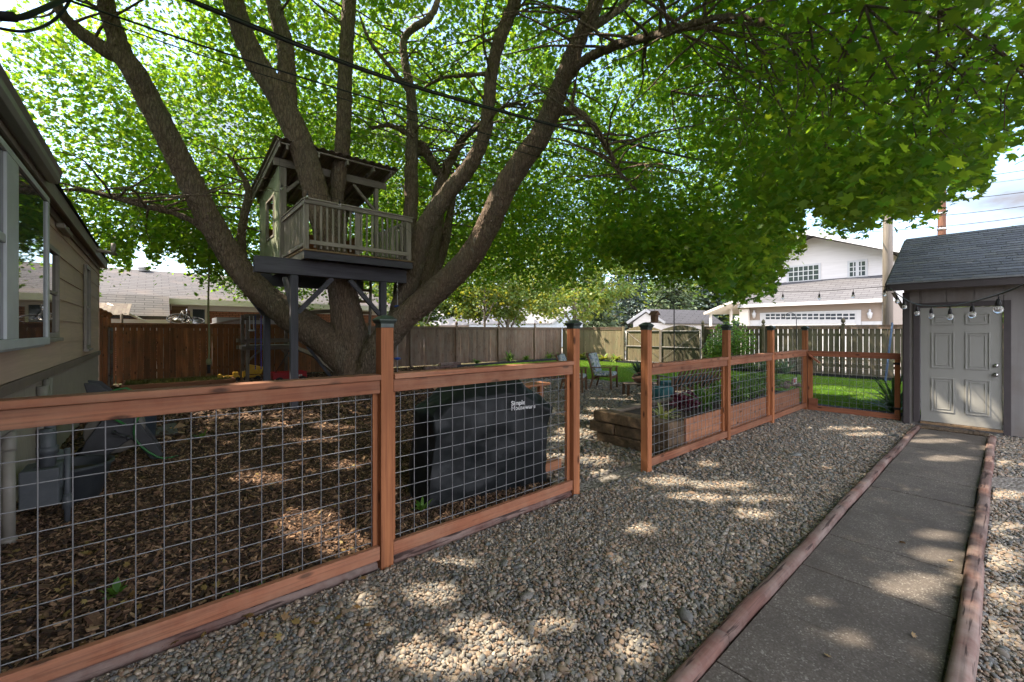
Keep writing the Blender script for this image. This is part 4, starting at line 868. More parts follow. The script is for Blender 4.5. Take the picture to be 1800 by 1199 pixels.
def crown():
    ncl = 15500; per = 28
    Q = RNG.uniform(-1, 1, (ncl * 6, 3)); Q[:, 2] = RNG.uniform(-.42, 1, len(Q))
    rn = np.linalg.norm(Q, axis=1); C = CEN + Q * RAD
    px, py, z = proj(C); inv = (z > .5) & (px > -80) & (px < 1880) & (py > -60) & (py < 1250)
    p = np.where(rn > 1, 0, np.where(rn > .70, .55, .0))
    inner = (rn <= .70) & (C[:, 2] > 3.6) & (z > 9.9); p = np.where(inner, .30, p)
    inner2 = (rn <= .70) & (C[:, 2] > 8.2); p = np.where(inner2, .22, p)
    dens = .30 + .70 * (np.sin(C[:, 0] * 1.3 + 2 * np.sin(C[:, 2] * .9)) * np.sin(C[:, 1] * 1.1 + C[:, 2]) > -.35)
    p = p * dens
    zmin = np.interp(px, [-200, 900, 1000, 1120, 1260, 1500, 1800, 2200], [9.6, 9.4, 8.6, 6.2, 4.3, 3.0, 2.4, 2.0])
    near = inv & (z < zmin) & (py > -40); p = np.where(near, 0, p)
    # thicker foliage where the right side of the crown hangs near
    p = np.where(inv & (px > 1150) & (z < 8), np.where(p > 0, np.where(py < 170, .42, .26), 0), p)
    p = np.where(C[:, 2] < 2.25, 0, p)
    # eastern lobe over the lawn
    Q2 = RNG.uniform(-1, 1, (9000, 3)); C2 = np.array([11.2, 7.4, 6.3]) + Q2 * np.array([7.4, 7.0, 3.6]); r2 = np.linalg.norm(Q2, axis=1)
    C2 = C2[(r2 < 1) & (r2 > .45) & (RNG.random(len(r2)) < .8) & (np.linalg.norm((C2 - CEN) / RAD, axis=1) > .9)]
    Z = p > RNG.random(len(p)); C = np.vstack([C[Z], C2])
    # extra hanging sprays along the lower rim as seen in the photograph
    ex = []
    for (x0, x1, d0, d1, n) in ((150, 480, 9.2, 13, 420), (1060, 1420, 7.2, 10.5, 380), (1380, 1800, 3.4, 6.5, 210), (1150, 1800, 3.6, 8.5, 160)):
        for k in range(n):
            x = random.uniform(x0, x1); y = np.interp(x, BND[:, 0], BND[:, 1]) - 4 - abs(random.gauss(0, 60)); d = random.uniform(d0, d1); ex.append(tuple(W(x, y, d)))
    C = np.vstack([C, np.array(ex)])
    n = len(C); A = np.repeat(C, per, 0); sg = np.where(RNG.random(n) < .5, .26, .42); A = A + RNG.normal(0, 1, A.shape) * np.repeat(sg, per)[:, None] * np.array([1, 1, .62])
    px, py, z = proj(A); inv = (z > .3) & (px > -60) & (px < 1860) & (py > -60) & (py < 1260)
    keep = np.ones(len(A), bool)
    bnd = np.interp(px, BND[:, 0], BND[:, 1]) + RNG.normal(0, 7, len(A)) + np.repeat(RNG.normal(-2, 16, n), per); keep &= ~(inv & (py > bnd))
    zmin = np.interp(px, [-200, 900, 1000, 1120, 1260, 1500, 1800, 2200], [9.4, 9.2, 8.3, 6.0, 4.0, 2.8, 2.2, 2.0]); keep &= ~(inv & (z < zmin) & (py > -40))
    keep &= A[:, 2] > 2.0
    keep &= ~((z < 2.2) & (A[:, 2] < 3.6) & (np.abs(A[:, 0]) + np.abs(A[:, 1]) < 3.4))
    keep &= ~((A[:, 0] < -.35) & (A[:, 1] < 14.2) & (A[:, 2] < 3.5 + np.clip(-A[:, 0], 0, 9) * .27))
    keep &= ~((A[:, 0] > 1.35) & (A[:, 0] < 5.0) & (A[:, 1] > 8.7) & (A[:, 1] < 14) & (A[:, 2] < 6.0))
    keep &= ~((A[:, 0] > 9.3) & (A[:, 1] < 1.5) & (A[:, 2] < 3.8))
    for P, rr in LIMB3D:   # leaves do not hang straight in front of the limbs
        lx, ly, lz = proj(P)
        for i in range(0, len(P), 2):
            if rr[i] < .05: continue
            w_ = rr[i] * FPX / lz[i] + 3
            keep &= ~((z < lz[i] + .3) & (z > 2) & (np.abs(px - lx[i]) < w_) & (np.abs(py - ly[i]) < w_ + 6) & (px < 1120))
    # gaps in the crown that let the sun through
    gx = A[:, 0] + SUN.x / -SUN.z * A[:, 2]; gy = A[:, 1] + SUN.y / -SUN.z * A[:, 2]
    for (cx, cy, ax, ay) in PATCH:
        det = ax.x * ay.y - ax.y * ay.x
        if abs(det) < 1e-9: continue
        dx = gx - cx; dy = gy - cy; u = (dx * ay.y - dy * ay.x) / det; v = (dy * ax.x - dx * ax.y) / det
        keep &= ~(u * u + v * v < 1.05)
    A = A[keep]; px, py, z = px[keep], py[keep], z[keep]
    vis = (z > .3) & (px > -60) & (px < 1860) & (py > -60)
    # thin the unseen part
    V1, T1, R1 = leafcloud(A[vis], np.where(z[vis] < 6.5, .064, .079), .8, True); V2, T2, R2 = leafcloud(A[~vis], .088, .35, False)
    print('LEAVES', vis.sum(), (~vis).sum())
    npmesh('crown', np.vstack([V1, V2]), np.vstack([T1, T2 + len(V1)]), np.concatenate([R1, R2]), M['maple'], maple)
crown()

# ============================================================ TREEHOUSE
t = thing('treehouse', 'weathered treehouse with porch railing on dark slate posts around the maple', 'treehouse', (3.2, 11, 0))
SV = wood('slate_post', (.10, .098, .115), (.074, .073, .09), 'Z', knots=False, var=.2); TV = wood('taupe_post', (.35, .31, .26), (.27, .24, .205), 'Z', knots=False, var=.25)
for (x, y) in ((2.175, 9.42), (4.06, 9.42), (2.175, 12.1), (4.3, 12.1)):
    b = MB(); b.box(x - .07, x + .07, y - .07, y + .07, -.1, 2.74); b.build('post', SV, t, bevel=.006)
b = MB(); b.box(1.47, 4.62, 9.33, 9.37, 2.745, 3.06); b.box(1.47, 4.62, 9.45, 9.49, 2.745, 3.06); b.build('beam', M['slate'], t, bevel=.005)
b = MB(); b.box(1.47, 4.62, 12.03, 12.17, 2.745, 3.04); b.build('beam', M['slate'], t, bevel=.005)
for (p, q) in (((2.245, 9.42, 1.98), (2.93, 9.42, 2.73)), ((3.99, 9.42, 1.98), (3.3, 9.42, 2.73)), ((2.175, 9.50, 2.05), (2.175, 10.2, 2.75)), ((2.105, 12.1, 2.0), (1.6, 12.1, 2.74)), ((2.245, 12.1, 2.0), (2.8, 12.1, 2.74))):
    b = MB(); b.bar(p, q, .09, .09, up=(0, 1, 0) if p[1] == q[1] else (1, 0, 0)); b.build('brace', M['slate'], t, bevel=.004)
b = MB()
for i in range(8):
    x = 2.3 + i * .32; b.box(x, x + .04, 9.06, 13.6, 3.062, 3.19)
b.build('joists', M['slate'], t)
b = MB(); b.box(2.27, 4.61, 9.0, 9.04, 3.05, 3.20); b.box(4.57, 4.61, 9.041, 13.6, 3.05, 3.20); b.build('rim_board', M['slate'], t, bevel=.004)
b = MB(); b.box(2.27, 2.31, 9.041, 13.6, 3.05, 3.20); b.build('side_rim', M['taupe'], t, bevel=.004)
b = MB(); 
for i in range(33): b.box(2.25, 4.62, 8.975 + i * .142, 8.975 + i * .142 + .137, 3.202, 3.235)
b.build('deck', M['deck'], t, bevel=.003)
# railing
b = MB(); b.box(2.27, 4.60, 8.985, 9.035, 4.14, 4.22); b.box(2.37, 4.50, 8.99, 9.03, 3.34, 3.42); b.box(2.26, 4.61, 8.96, 9.05, 4.222, 4.25); b.build('front_rail', M['taupe'], t, bevel=.004)
for x in (2.32, 3.35, 4.55):
    b = MB(); b.box(x - .045, x + .045, 9.04, 9.12, 3.236, 4.14); b.build('rail_post', TV, t, bevel=.004)
b = MB(); x = 2.46
while x < 4.5:
    b.box(x, x + .035, 9.032, 9.06, 3.28, 4.2); x += .118
b.build('balusters', TV, t)
b = MB(); b.box(2.27, 2.31, 9.06, 10.95, 4.14, 4.22); b.box(2.27, 2.31, 9.06, 10.95, 3.30, 3.38); b.box(2.25, 2.33, 9.05, 10.96, 4.222, 4.25); b.build('side_rail', M['taupe'], t, bevel=.004)
b = MB(); y = 9.16
while y < 10.9: b.box(2.312, 2.34, y, y + .035, 3.26, 4.2); y += .12
b.build('side_balusters', TV, t)
b = MB(); b.box(4.57, 4.61, 9.06, 10.95, 4.14, 4.22); b.box(4.57, 4.61, 9.06, 10.95, 3.30, 3.38); y = 9.16
while y < 10.9: b.box(4.54, 4.568, y, y + .035, 3.26, 4.2); y += .12
b.build('right_rail', TV, t)
# cabin
FZ, BZ = 5.60, 5.28
bp = 13.6
def roofz(y): return FZ + (BZ - FZ) * (y - 11) / (bp - 11)
b = MB(); wy0, wy1, wz0, wz1 = 11.75, 12.7, 3.95, 5.0
def wseg(y0, y1, z0, z1): b.prism([(2.27, y0, z0), (2.27, y1, z0), (2.27, y1, z1 if z1 else roofz(y1)), (2.27, y0, z1 if z1 else roofz(y0))], (.03, 0, 0), rnd=.5)
wseg(11.0, wy0, 3.0, None); wseg(wy1, bp, 3.0, None); wseg(wy0, wy1, 3.0, wz0)
b.prism([(2.27, wy0, wz1), (2.27, wy1, wz1), (2.27, wy1, roofz(wy1)), (2.27, wy0, roofz(wy0))], (.03, 0, 0), rnd=.5)
b.build('side_wall', M['greenwall'], t)
b = MB(); b.box(2.3, 4.6, bp - .03, bp, 3.236, 4.5, rnd=.5); b.box(4.57, 4.6, 12.6, bp - .031, 3.236, 4.4); b.build('back_wall', M['fence_warm'], t)
b = MB(); b.box(2.255, 2.32, wy0, wy0 + .06, wz0, wz1); b.box(2.255, 2.32, wy1 - .06, wy1, wz0, wz1); b.box(2.255, 2.32, wy0 + .061, wy1 - .061, wz0, wz0 + .05); b.box(2.255, 2.32, wy0 + .061, wy1 - .061, wz1 - .05, wz1); b.build('window_frame', M['taupe'], t, bevel=.003)
for a_ in ((2.25, 2.38, 10.98, 11.10, 3.236, 5.46), (4.52, 4.62, 10.98, 11.10, 3.236, 5.46), (4.52, 4.62, 13.4, 13.5, 3.236, 5.2)):
    b = MB(); b.box(*a_); b.build('cabin_post', TV, t, bevel=.004)
for a_ in ((2.10, 4.82, 10.94, 10.979, 5.44, 5.62), (2.25, 4.7, bp - .1, bp - .05, 5.05, 5.22)):
    b = MB(); b.box(*a_); b.build('header', M['taupe'], t, bevel=.004)
for (p, q) in (((2.38, 11.04, 4.9), (2.85, 11.04, 5.42)), ((4.52, 11.04, 4.85), (3.95, 11.04, 5.42))):
    b = MB(); b.bar(p, q, .07, .08, up=(0, 1, 0)); b.build('brace', M['taupe'], t, bevel=.003)
b = MB()
for x in (2.28, 2.95, 3.62, 4.28, 4.75): b.bar((x, 10.45, roofz(10.45) + .06), (x, 13.9, roofz(13.9) + .06), .045, .11)
for y in (10.5, 11.6, 12.7, 13.8): b.bar((2.15, y, roofz(y) + .14), (4.85, y, roofz(y) + .14), .07, .03)
b.build('rafters', M['taupe'], t)
b = MB(); b.bar((2.12, 10.42, roofz(10.42) + .08), (2.12, 13.92, roofz(13.92) + .08), .03, .15); b.bar((2.09, 10.4, roofz(10.4) + .16), (2.09, 13.95, roofz(13.95) + .16), .03, .06); b.build('fascia', M['taupe'], t, bevel=.003)
b = MB(); n = 60; vs = []; fs = []
for i in range(n + 1):
    x = 2.02 + 2.93 * i / n; o = .018 * (1 if (i % 4) < 2 else -1)
    for (y) in (10.35, 14.0):
        vs += [(x, y, roofz(y) + .19 + o), (x, y, roofz(y) + .184 + o)]
for i in range(n):
    a = i * 4; c = a + 4; fs += [(a, c, c + 2, a + 2), (a + 1, a + 3, c + 3, c + 1), (a, a + 1, c + 1, c), (a + 2, c + 2, c + 3, a + 3)]
b.add(vs, fs); b.build('metal_roof', M['corrugated'], t)
# treehouse ladder, climbing rope, swing rope
t = thing('ladder', 'narrow wooden ladder leading up to the treehouse beside the trunk', 'ladder', (4.1, 11.1, 0))
b = MB(); b.bar((4.0, 11.2, 0), (4.0, 11.0, 3.2), .045, .09); b.bar((4.42, 11.2, 0), (4.42, 11.0, 3.2), .045, .09); b.build('side_rails', M['taupe'], t)
for k in range(10):
    b = MB(); b.bar((3.96, 11.18 - .02 * k, .28 + .3 * k), (4.46, 11.18 - .02 * k, .28 + .3 * k), .04, .07); b.build('rung', M['deck'], t)
cx_ = 4.37; t = thing('climbing_rope', 'white climbing rope with blue foot discs hanging from the treehouse beam', 'climbing rope', (cx_, 9.35, .3))
b = MB(); b.tube([(cx_, 9.3, .45), (cx_, 9.3, 2.5)], .008, 8); b.build('rope', pm('pale_rope', (.5, .48, .5), None, 80, .9, .3), t)
b = MB()
for k in range(5): b.lathe([(.012, -.03), (.02, -.026), (.024, 0), (.02, .026), (.012, .03)], (cx_, 9.3, 2.53 + k * .055), 8, sx=1 if k % 2 else .4, sy=.4 if k % 2 else 1)
b.build('chain', M['steel'], t)
for z in (.55, .95, 1.36, 1.76, 2.18):
    b = MB(); b.lathe([(.012, .035), (.04, .03), (.085, .01), (.085, 0), (.03, -.03), (.01, -.035)], (cx_, 9.3, z), 14); b.build('foot_disc', M['blueplastic'], t)
q = W(367, 655, 10); t = thing('rope_swing', 'thick olive rope with knotted end hanging from the left limb', 'rope swing', (q.x, q.y, q.z))
b = MB(); P = [(q.x + .01 * math.sin(k), q.y, q.z + .25 + k * .3) for k in range(11)]; P = [(x, y, min(z, 3.75)) for x, y, z in P]; b.tube(P, .02, 8); b.build('rope', M['rope'], t)
b = MB(); b.tube([(q.x, q.y, q.z + .62), (q.x, q.y, q.z + 3.65)], .012, 6); b.lathe([(.02, -.08), (.055, -.06), (.06, 0), (.05, .05), (.02, .08)], (q.x, q.y, q.z + .26), 10); b.build('knot', M['rope'], t)
b = MB(); b.tube([(q.x, q.y, q.z - .02), (q.x, q.y, q.z + .2)], .035, 10); b.build('grip', M['rubber'], t)

# ============================================================ PLAYSET
t = thing('play_set', 'weathered wooden play frame with platform against the back fence', 'play set', (2.8, 15.6, 0))
px0, px1, py0, py1 = 2.17, 3.43, 14.95, 15.9
for (x, y) in ((px0, py0), (px1, py0), (px0, py1), (px1, py1)):
    b = MB(); b.box(x - .045, x + .045, y - .045, y + .045, 0, 2.12); b.build('post', wood('play_post', (.17, .12, .095), (.11, .08, .065), 'Z', var=.4, weather=(.22, .20, .15)), t, bevel=.004)
b = MB()
for z in (1.02, 1.24): b.box(px0 - .16, px1 + .06, py0 - .085, py0 - .047, z, z + .12); b.box(px0 - .16, px1 + .06, py1 + .047, py1 + .085, z, z + .12)
for x in (px0 - .085, px1 + .047): b.box(x, x + .038, py0 - .04, py1 + .04, 1.02, 1.14)
b.box(px0 - .16, px0 + .3, py0 - .085, py0 - .047, 1.93, 2.03); b.build('rails', M['playwood'], t, bevel=.003)
b = MB()
for i in range(9): b.box(px0 - .04 + i * .145, px0 - .04 + i * .145 + .138, py0 - .045, py1 + .04, 1.142, 1.165)
b.build('platform', M['playwood'], t)
b = MB(); b.bar((px0 - .1, py0 - .1, 2.04), (px1 + 1.2, py0 - .1, 2.28), .06, .12); b.build('swing_beam', M['playwood'], t, bevel=.004)
b = MB(); b.bar((px0 + .04, py0 - .02, .72), (px0 + .34, py0 - .02, 1.01), .05, .07, up=(0, 1, 0)); b.bar((px1 - .04, py0 - .02, .72), (px1 - .34, py0 - .02, 1.01), .05, .07, up=(0, 1, 0)); b.build('braces', M['playwood'], t)
b = MB(); b.bar((px1 + .4, py0 - .1, 1.1), (px1 + 1.15, py0 - .2, 0), .09, .09); b.build('leg', M['slate'], t)
# slide
b = MB(); P = catmull([(3.5, 15.9, 1.18), (3.8, 15.9, .93), (4.2, 15.9, .74), (4.55, 15.9, .45), (4.9, 15.9, .14), (5.1, 15.9, .08)], 5)
prof = [(-.24, .0), (-.24, .13), (-.21, .13), (-.20, .02), (.20, .02), (.21, .13), (.24, .13), (.24, .0)]; vs = []; fs = []; n = len(prof)
for p in P: vs += [(p[0], p[1] + a, p[2] + c) for a, c in prof]
for i in range(len(P) - 1):
    for k in range(n): fs.append((i * n + k, i * n + (k + 1) % n, (i + 1) * n + (k + 1) % n, (i + 1) * n + k))
fs += [tuple(range(n)), tuple(range(len(vs) - 1, len(vs) - 1 - n, -1))]; b.add(vs, fs); b.build('slide', M['slide'], t)
# swing hung from the beam
sy = py0 - .35; xa, xb = onY(449, 600, sy).x, onY(459, 600, sy).x
t = thing('swing', 'child swing on blue and purple sleeved chains beside the yellow toy', 'swing', (xa, sy, .3))
for x, mt in ((xa, 'bluechain'), (xb, 'purplechain')):
    b = MB()
    for k in range(24): b.tube([(x, sy, .44 + k * .068), (x, sy, .44 + k * .068 + .052)], .017, 6)
    b.tube([(x, sy, .42), (x, sy, 2.08)], .007, 5); b.build('chain', M[mt], t)
b = MB(); b.tube(catmull([(xa, sy, .45), ((xa + xb) / 2, sy, .33), (xb, sy, .45)], 4), .03, 8); b.build('seat', M['yellow'], t)
q = onY(442, 580, sy); t = thing('trapeze_bar', 'short trapeze bar on two white cords under the play frame beam', 'trapeze', (q.x, q.y, 1.5))
b = MB(); b.tube([(q.x - .04, q.y, 1.62), (q.x - .05, q.y, 2.05)], .012, 6); b.tube([(q.x + .06, q.y, 1.62), (q.x + .05, q.y, 2.05)], .012, 6); b.build('cords', M['white'], t)
b = MB(); b.tube([(q.x - .07, q.y, 1.62), (q.x + .09, q.y, 1.62)], .022, 8); b.build('bar', M['white'], t)
# wagon
t = thing('wagon', 'red toy wagon with white wheel hubs parked under the play frame', 'wagon', (2.9, 14.2, 0))
wx0, wx1, wy = onY(477, 660, 14.2).x, onY(536, 660, 14.2).x, 14.2
b = MB(); b.box(wx0, wx1, wy - .2, wy + .2, .17, .19)
for (a, c, d, e) in ((wx0, wx1, wy - .22, wy - .2), (wx0, wx1, wy + .2, wy + .22), (wx0 - .0, wx0 + .02, wy - .199, wy + .199), (wx1 - .02, wx1, wy - .199, wy + .199)): b.box(a, c, d, e, .17, .36)
b.box(wx0 - .015, wx1 + .015, wy - .235, wy - .205, .345, .37); b.box(wx0 - .015, wx1 + .015, wy + .205, wy + .235, .345, .37); body = b.build('body', M['red'], t, bevel=.008)
b = MB(); x = wx0 + .52
for k, ww in enumerate((.05, .045, .05, .03, .05)): b.box(x, x + ww, wy - .2245, wy - .222, .225, .275); b.box(x + .008, x + ww - .008, wy - .2255, wy - .2246, .237, .25) if 0 else None; x += ww + .012
b.build('side_lettering', M['white'], body)
for (x, y) in ((wx0 + .17, wy - .25), (wx1 - .12, wy - .25), (wx0 + .17, wy + .25), (wx1 - .12, wy + .25)):
    b = MB(); b.lathe([(.05, -.03), (.105, -.028), (.115, 0), (.105, .028), (.05, .03)], (x, y, .115), 22, axis='Y'); wo = b.build('wheel', M['rubber'], t)
    b = MB(); b.lathe([(.0, -.036), (.05, -.034), (.055, 0), (.05, .034), (0, .036)], (x, y, .115), 16, axis='Y'); b.build('hub', M['white'], wo)
b = MB(); b.tube([(wx0 + .02, wy, .2), (wx0 + .42, wy - .3, 1.02)], .012, 6); b.tube([(wx0 + .38, wy - .32, .99), (wx0 + .46, wy - .28, 1.05)], .02, 6); b.build('handle', M['black'], t)
# yellow toys
q = GR(437, 669)
t = thing('toy_dump_truck', 'yellow toy dump truck with raised bed next to the red wagon', 'toy truck', (q.x, q.y, 0))
x, y = q.x + .12, q.y
b = MB(); b.prism([(x - .16, y - .12, .22), (x + .22, y - .12, .20), (x + .30, y - .12, .42), (x - .10, y - .12, .52), (x - .16, y - .12, .45)], (0, .24, 0)); b.build('bed', M['yellow'], t, bevel=.008)
b = MB(); b.box(x - .28, x + .2, y - .09, y + .09, .10, .17); b.box(x - .3, x - .17, y - .1, y + .1, .12, .32); b.build('cab', M['yellow'], t, bevel=.01)
for (dx, dy) in ((-.2, -.12), (.12, -.12), (-.2, .12), (.12, .12)):
    b = MB(); b.lathe([(.03, -.03), (.075, -.028), (.08, 0), (.075, .028), (.03, .03)], (x + dx, y + dy, .08), 16, axis='Y'); b.build('wheel', M['rubber'], t)
t = thing('toy_loader', 'low yellow toy loader by the corner of the grassy wooden bed', 'toy loader', (q.x - .55, q.y - .05, 0)); x, y = q.x - .45, q.y - .02
b = MB(); b.box(x - .14, x + .2, y - .09, y + .09, .08, .19); b.box(x + .02, x + .16, y - .08, y + .08, .191, .30); b.build('body', M['yellow'], t, bevel=.015)
b = MB(); b.prism([(x - .38, y - .12, .04), (x - .22, y - .12, .05), (x - .24, y - .12, .2), (x - .30, y - .12, .26), (x - .36, y - .12, .25)], (0, .24, 0)); b.bar((x - .26, y, .15), (x - .1, y, .2), .16, .03); b.build('bucket', M['yellow'], t, bevel=.01)
for (dx, dy) in ((-.08, -.12), (.13, -.12), (-.08, .12), (.13, .12)):
    b = MB(); b.lathe([(.03, -.03), (.07, -.028), (.075, 0), (.07, .028), (.03, .03)], (x + dx, y + dy, .075), 16, axis='Y'); b.build('wheel', M['rubber'], t)
# grassy bed
t = thing('raised_bed', 'low cedar bed of sparse grass along the warm back fence', 'garden bed', (.6, 15.8, 0))
b = MB(); b.box(-.66, 1.88, 15.02, 15.06, 0, .17); b.box(-.66, 1.88, 16.60, 16.64, 0, .17); b.box(-.66, -.62, 15.061, 16.599, 0, .17); b.box(1.84, 1.88, 15.061, 16.599, 0, .17); b.build('frame', M['plank_x'], t, bevel=.004)
bx('soil', M['soil'], t, -.61, 1.83, 15.07, 16.59, 0, .10, bevel=0)
o = blades('grass', [(-.6, 15.08), (1.83, 15.08), (1.83, 16.58), (-.6, 16.58)], .035, .10, leafmat('olive_grass', (.07, .09, .02), (.14, .15, .04), (.1, .12, .03), .2), None)
o.location.z = .095; o['kind'] = 'stuff'; o['label'] = 'sparse olive grass in the low cedar bed'

# ============================================================ BOARD FENCES
def board_fence(name, label, axis, u0, u1, c, z1, mat, posts=(), face=-1, bw=.142, gap=.006, gapvar=.0, postmat=None, capped=True, z0=.04, finial=True, wob=.0):
    """boards run along `axis` on plane c; face = side (sign) the posts/rails show on"""
    t = thing(name, label, 'fence', ((u0 + u1) / 2, c, 0) if axis == 'X' else (c, (u0 + u1) / 2, 0))
    def B(b, a0, a1, d0, d1, z0_, z1_, rnd=None):
        d0, d1 = sorted((c + d0 * face, c + d1 * face))
        b.box(a0, a1, d0, d1, z0_, z1_, rnd) if axis == 'X' else b.box(d0, d1, a0, a1, z0_, z1_, rnd)
    b = MB(); u = u0
    while u < u1:
        g = gap + (random.random() ** 3) * gapvar; h = random.uniform(-.006, .006); lo = z0 + random.uniform(0, .03)
        B(b, u, min(u + bw, u1), 0, .018, lo, z1 - .03 + h * wob); u += bw + g
    b.build('boards', mat, t)
    b = MB()
    for z in (.35, 1.42): B(b, u0, u1, -.04, -.002, z, z + .09)
    b.build('rear_rails', postmat or mat, t)
    if capped:
        b = MB(); B(b, u0, u1, -.05, .06, z1 - .026, z1 + .01); B(b, u0, u1, .019, .042, z1 - .13, z1 - .028); b.build('cap_board', M['fence_mid'] if mat is not M['fence_warm'] else mat, t, bevel=.004)
    for p in posts:
        b = MB(); B(b, p - .045, p + .045, .02, .11, 0, z1 + .03); o = b.build('post', postmat or mat, t, bevel=.004)
        if finial:
            x, y = (p, c + face * .065) if axis == 'X' else (c + face * .065, p)
            b = MB(); b.box(x - .055, x + .055, y - .055, y + .055, z1 + .031, z1 + .06); b.lathe([(.02, .0), (.025, .02), (.055, .04), (.07, .09), (.06, .14), (.03, .18), (.008, .21)], (x, y, z1 + .06), 14); b.build('finial', postmat or mat, o)
    return t
board_fence('board_fence', 'warm orange board fence behind the play set and grassy bed', 'X', -1.0, 5.75, 16.9, 1.83, M['fence_warm'], (), -1, gap=.006, gapvar=.018)
board_fence('board_fence', 'brown board fence running behind the trunk toward the far corner', 'X', 5.76, 18.2, 16.92, 1.80, M['fence_mid'], (8.55, 10.9, 13.45, 16.0), -1, gap=.005, gapvar=.012)
FX = 18.3; gy0, gy1 = onX(1232, 600, FX).y, onX(1101, 600, FX).y
board_fence('board_fence', 'pale board fence streaked with sun in the far corner behind the chairs', 'Y', gy1 + .08, 16.9, FX, 1.80, M['fence_old'], (gy1 + .13,), -1, gap=.004, finial=False)
pf = [onX(px, 600, FX).y for px in (1237, 1343, 1483)]
board_fence('board_fence', 'grey board fence with ball finials before the white house and garage', 'Y', -6, gy0 - .06, FX, 1.80, M['fence_grey'], [gy0 - .12, pf[1], pf[2]], -1, gap=.007, gapvar=.032)
# double gate in metal frames with arched tops
t = thing('double_gate', 'double board gate with arched tops in grey metal frames', 'gate', (FX, (gy0 + gy1) / 2, 0))
gm = (gy0 + gy1) / 2
for (a, c) in ((gy0, gm - .03), (gm + .03, gy1)):
    lf = MB(); y = a; n = 0
    while y < c - .02:
        e = min(y + .14, c); s0 = (y - a) / (c - a); s1 = (e - a) / (c - a); arch = lambda s: 1.66 + .20 * math.sin(math.pi * s)
        lf.prism([(FX, y, .06), (FX, e - .005, .06), (FX, e - .005, arch(s1)), (FX, (y + e) / 2, arch((s0 + s1) / 2)), (FX, y, arch(s0))], (.02, 0, 0)); y = e
    lo = lf.build('gate_leaf', M['fence_grey'] if a == gy0 else M['fence_old'], t)  # shaded leaf darker, sunlit leaf paler: the light is put into the wood colour
    b = MB()
    for yy in (a + .02, c - .02): b.tube([(FX - .03, yy, .08), (FX - .03, yy, 1.62)], .022, 8)
    for z in (.10, .85, 1.60): b.tube([(FX - .03, a + .02, z), (FX - .03, c - .02, z)], .022, 8)
    b.tube([(FX - .03, a + .02, 1.58) if a == gy0 else (FX - .03, c - .02, 1.58), (FX - .03, c - .02, .3) if a == gy0 else (FX - .03, a + .02, .3)], .006, 5)
    b.build('metal_frame', M['gutter'], lo)
b = MB(); b.box(FX - .06, FX - .02, gm - .06, gm + .06, .1, 1.65); b.build('centre_stile', M['pole_grey'], t, bevel=.004)
# side fence by the house corner
t = thing('side_gate', 'narrow gate and post between the house corner and the warm back fence', 'gate', (-.98, 15.2, 0))
b = MB(); y = 13.7
while y < 16.7: b.box(-1.02, -1.0, y, y + .14, .05, 1.78); y += .147
b.build('boards', M['fence_warm'], t)
for yy in (13.62, 14.9, 16.2):
    b = MB(); b.box(-.998, -.91, yy, yy + .09, 0, 1.95); po = b.build('post', M['fence_warm'], t, bevel=.004)
    b = MB(); b.lathe([(.02, 0), (.03, .02), (.08, .07), (.08, .13), (.04, .18), (0, .19)], (-.955, yy + .045, 1.95), 12); b.build('ball_cap', M['fence_warm'], po)
b = MB(); b.box(-.90, -.86, 15.0, 15.09, .1, 1.7); b.box(-.90, -.86, 16.05, 16.14, .1, 1.7); b.box(-.90, -.86, 15.091, 16.049, .3, .39); b.box(-.90, -.86, 15.091, 16.049, 1.0, 1.09); b.box(-.9, -.86, 15.091, 16.049, 1.6, 1.69); b.build('gate_frame', M['playwood'], t)

# ============================================================ GRILL UNDER ITS COVER
ga, gb = Vector((1.79, 3.37, 0)), Vector((3.34, 3.12, 0)); gu = (gb - ga).normalized(); gn = Vector((-gu.y, gu.x, 0)); GL = (gb - ga).length
prof = [(0, .0), (.02, .30), (.07, .62), (.06, .84), (.10, .90), (.26, 1.0), (.36, 1.08), (.60, 1.11), (1.0, 1.115), (1.16, 1.09), (1.28, .99), (1.46, .88), (1.52, .80), (1.50, .68), (1.44, .45), (1.41, .30), (1.40, .15), (1.42, 0)]
t = thing('grill_cover', 'dark fabric cover over a barbecue grill with white lettering, behind the wire panel', 'covered grill', tuple(ga + gn * .3))
b = MB(); D = .62; sl_ = [0, .03, .12, .3, .5, .7, .88, .97, 1]; vs = []; n = len(prof)
for s in sl_:
    e = abs(s - .5) * 2; k = 1 - .13 * e ** 3; bulge = 1 - .04 * e
    for i, (u, h) in enumerate(prof):
        uu = .72 + (u - .72) * bulge + (.05 * e if u < .2 else 0); wv = .018 * math.sin(u * 17 + s * 9) * (1 - h); vs.append(tuple(ga + gu * uu + gn * (s * D + wv) + Vector((0, 0, h * k if h > .86 else h))))
fs = []
for j in range(len(sl_) - 1):
    for i in range(n): fs.append((j * n + i, j * n + (i + 1) % n, (j + 1) * n + (i + 1) % n, (j + 1) * n + i))
fs += [tuple(range(n - 1, -1, -1)), tuple(range((len(sl_) - 1) * n, len(sl_) * n))]; b.add(vs, fs, True, .5)
cv = b.build('cover', M['cover'], t)
md = cv.modifiers.new('remesh', 'REMESH'); md.mode = 'VOXEL'; md.voxel_size = .016; md.use_smooth_shade = True
md = cv.modifiers.new('smooth', 'SMOOTH'); md.iterations = 4; md.factor = .6
tx = bpy.data.textures.new('drape', 'MARBLE'); tx.noise_scale = .45; tx.turbulence = 7
md = cv.modifiers.new('drape', 'DISPLACE'); md.texture = tx; md.strength = .022; md.mid_level = .5; md.texture_coords = 'LOCAL'
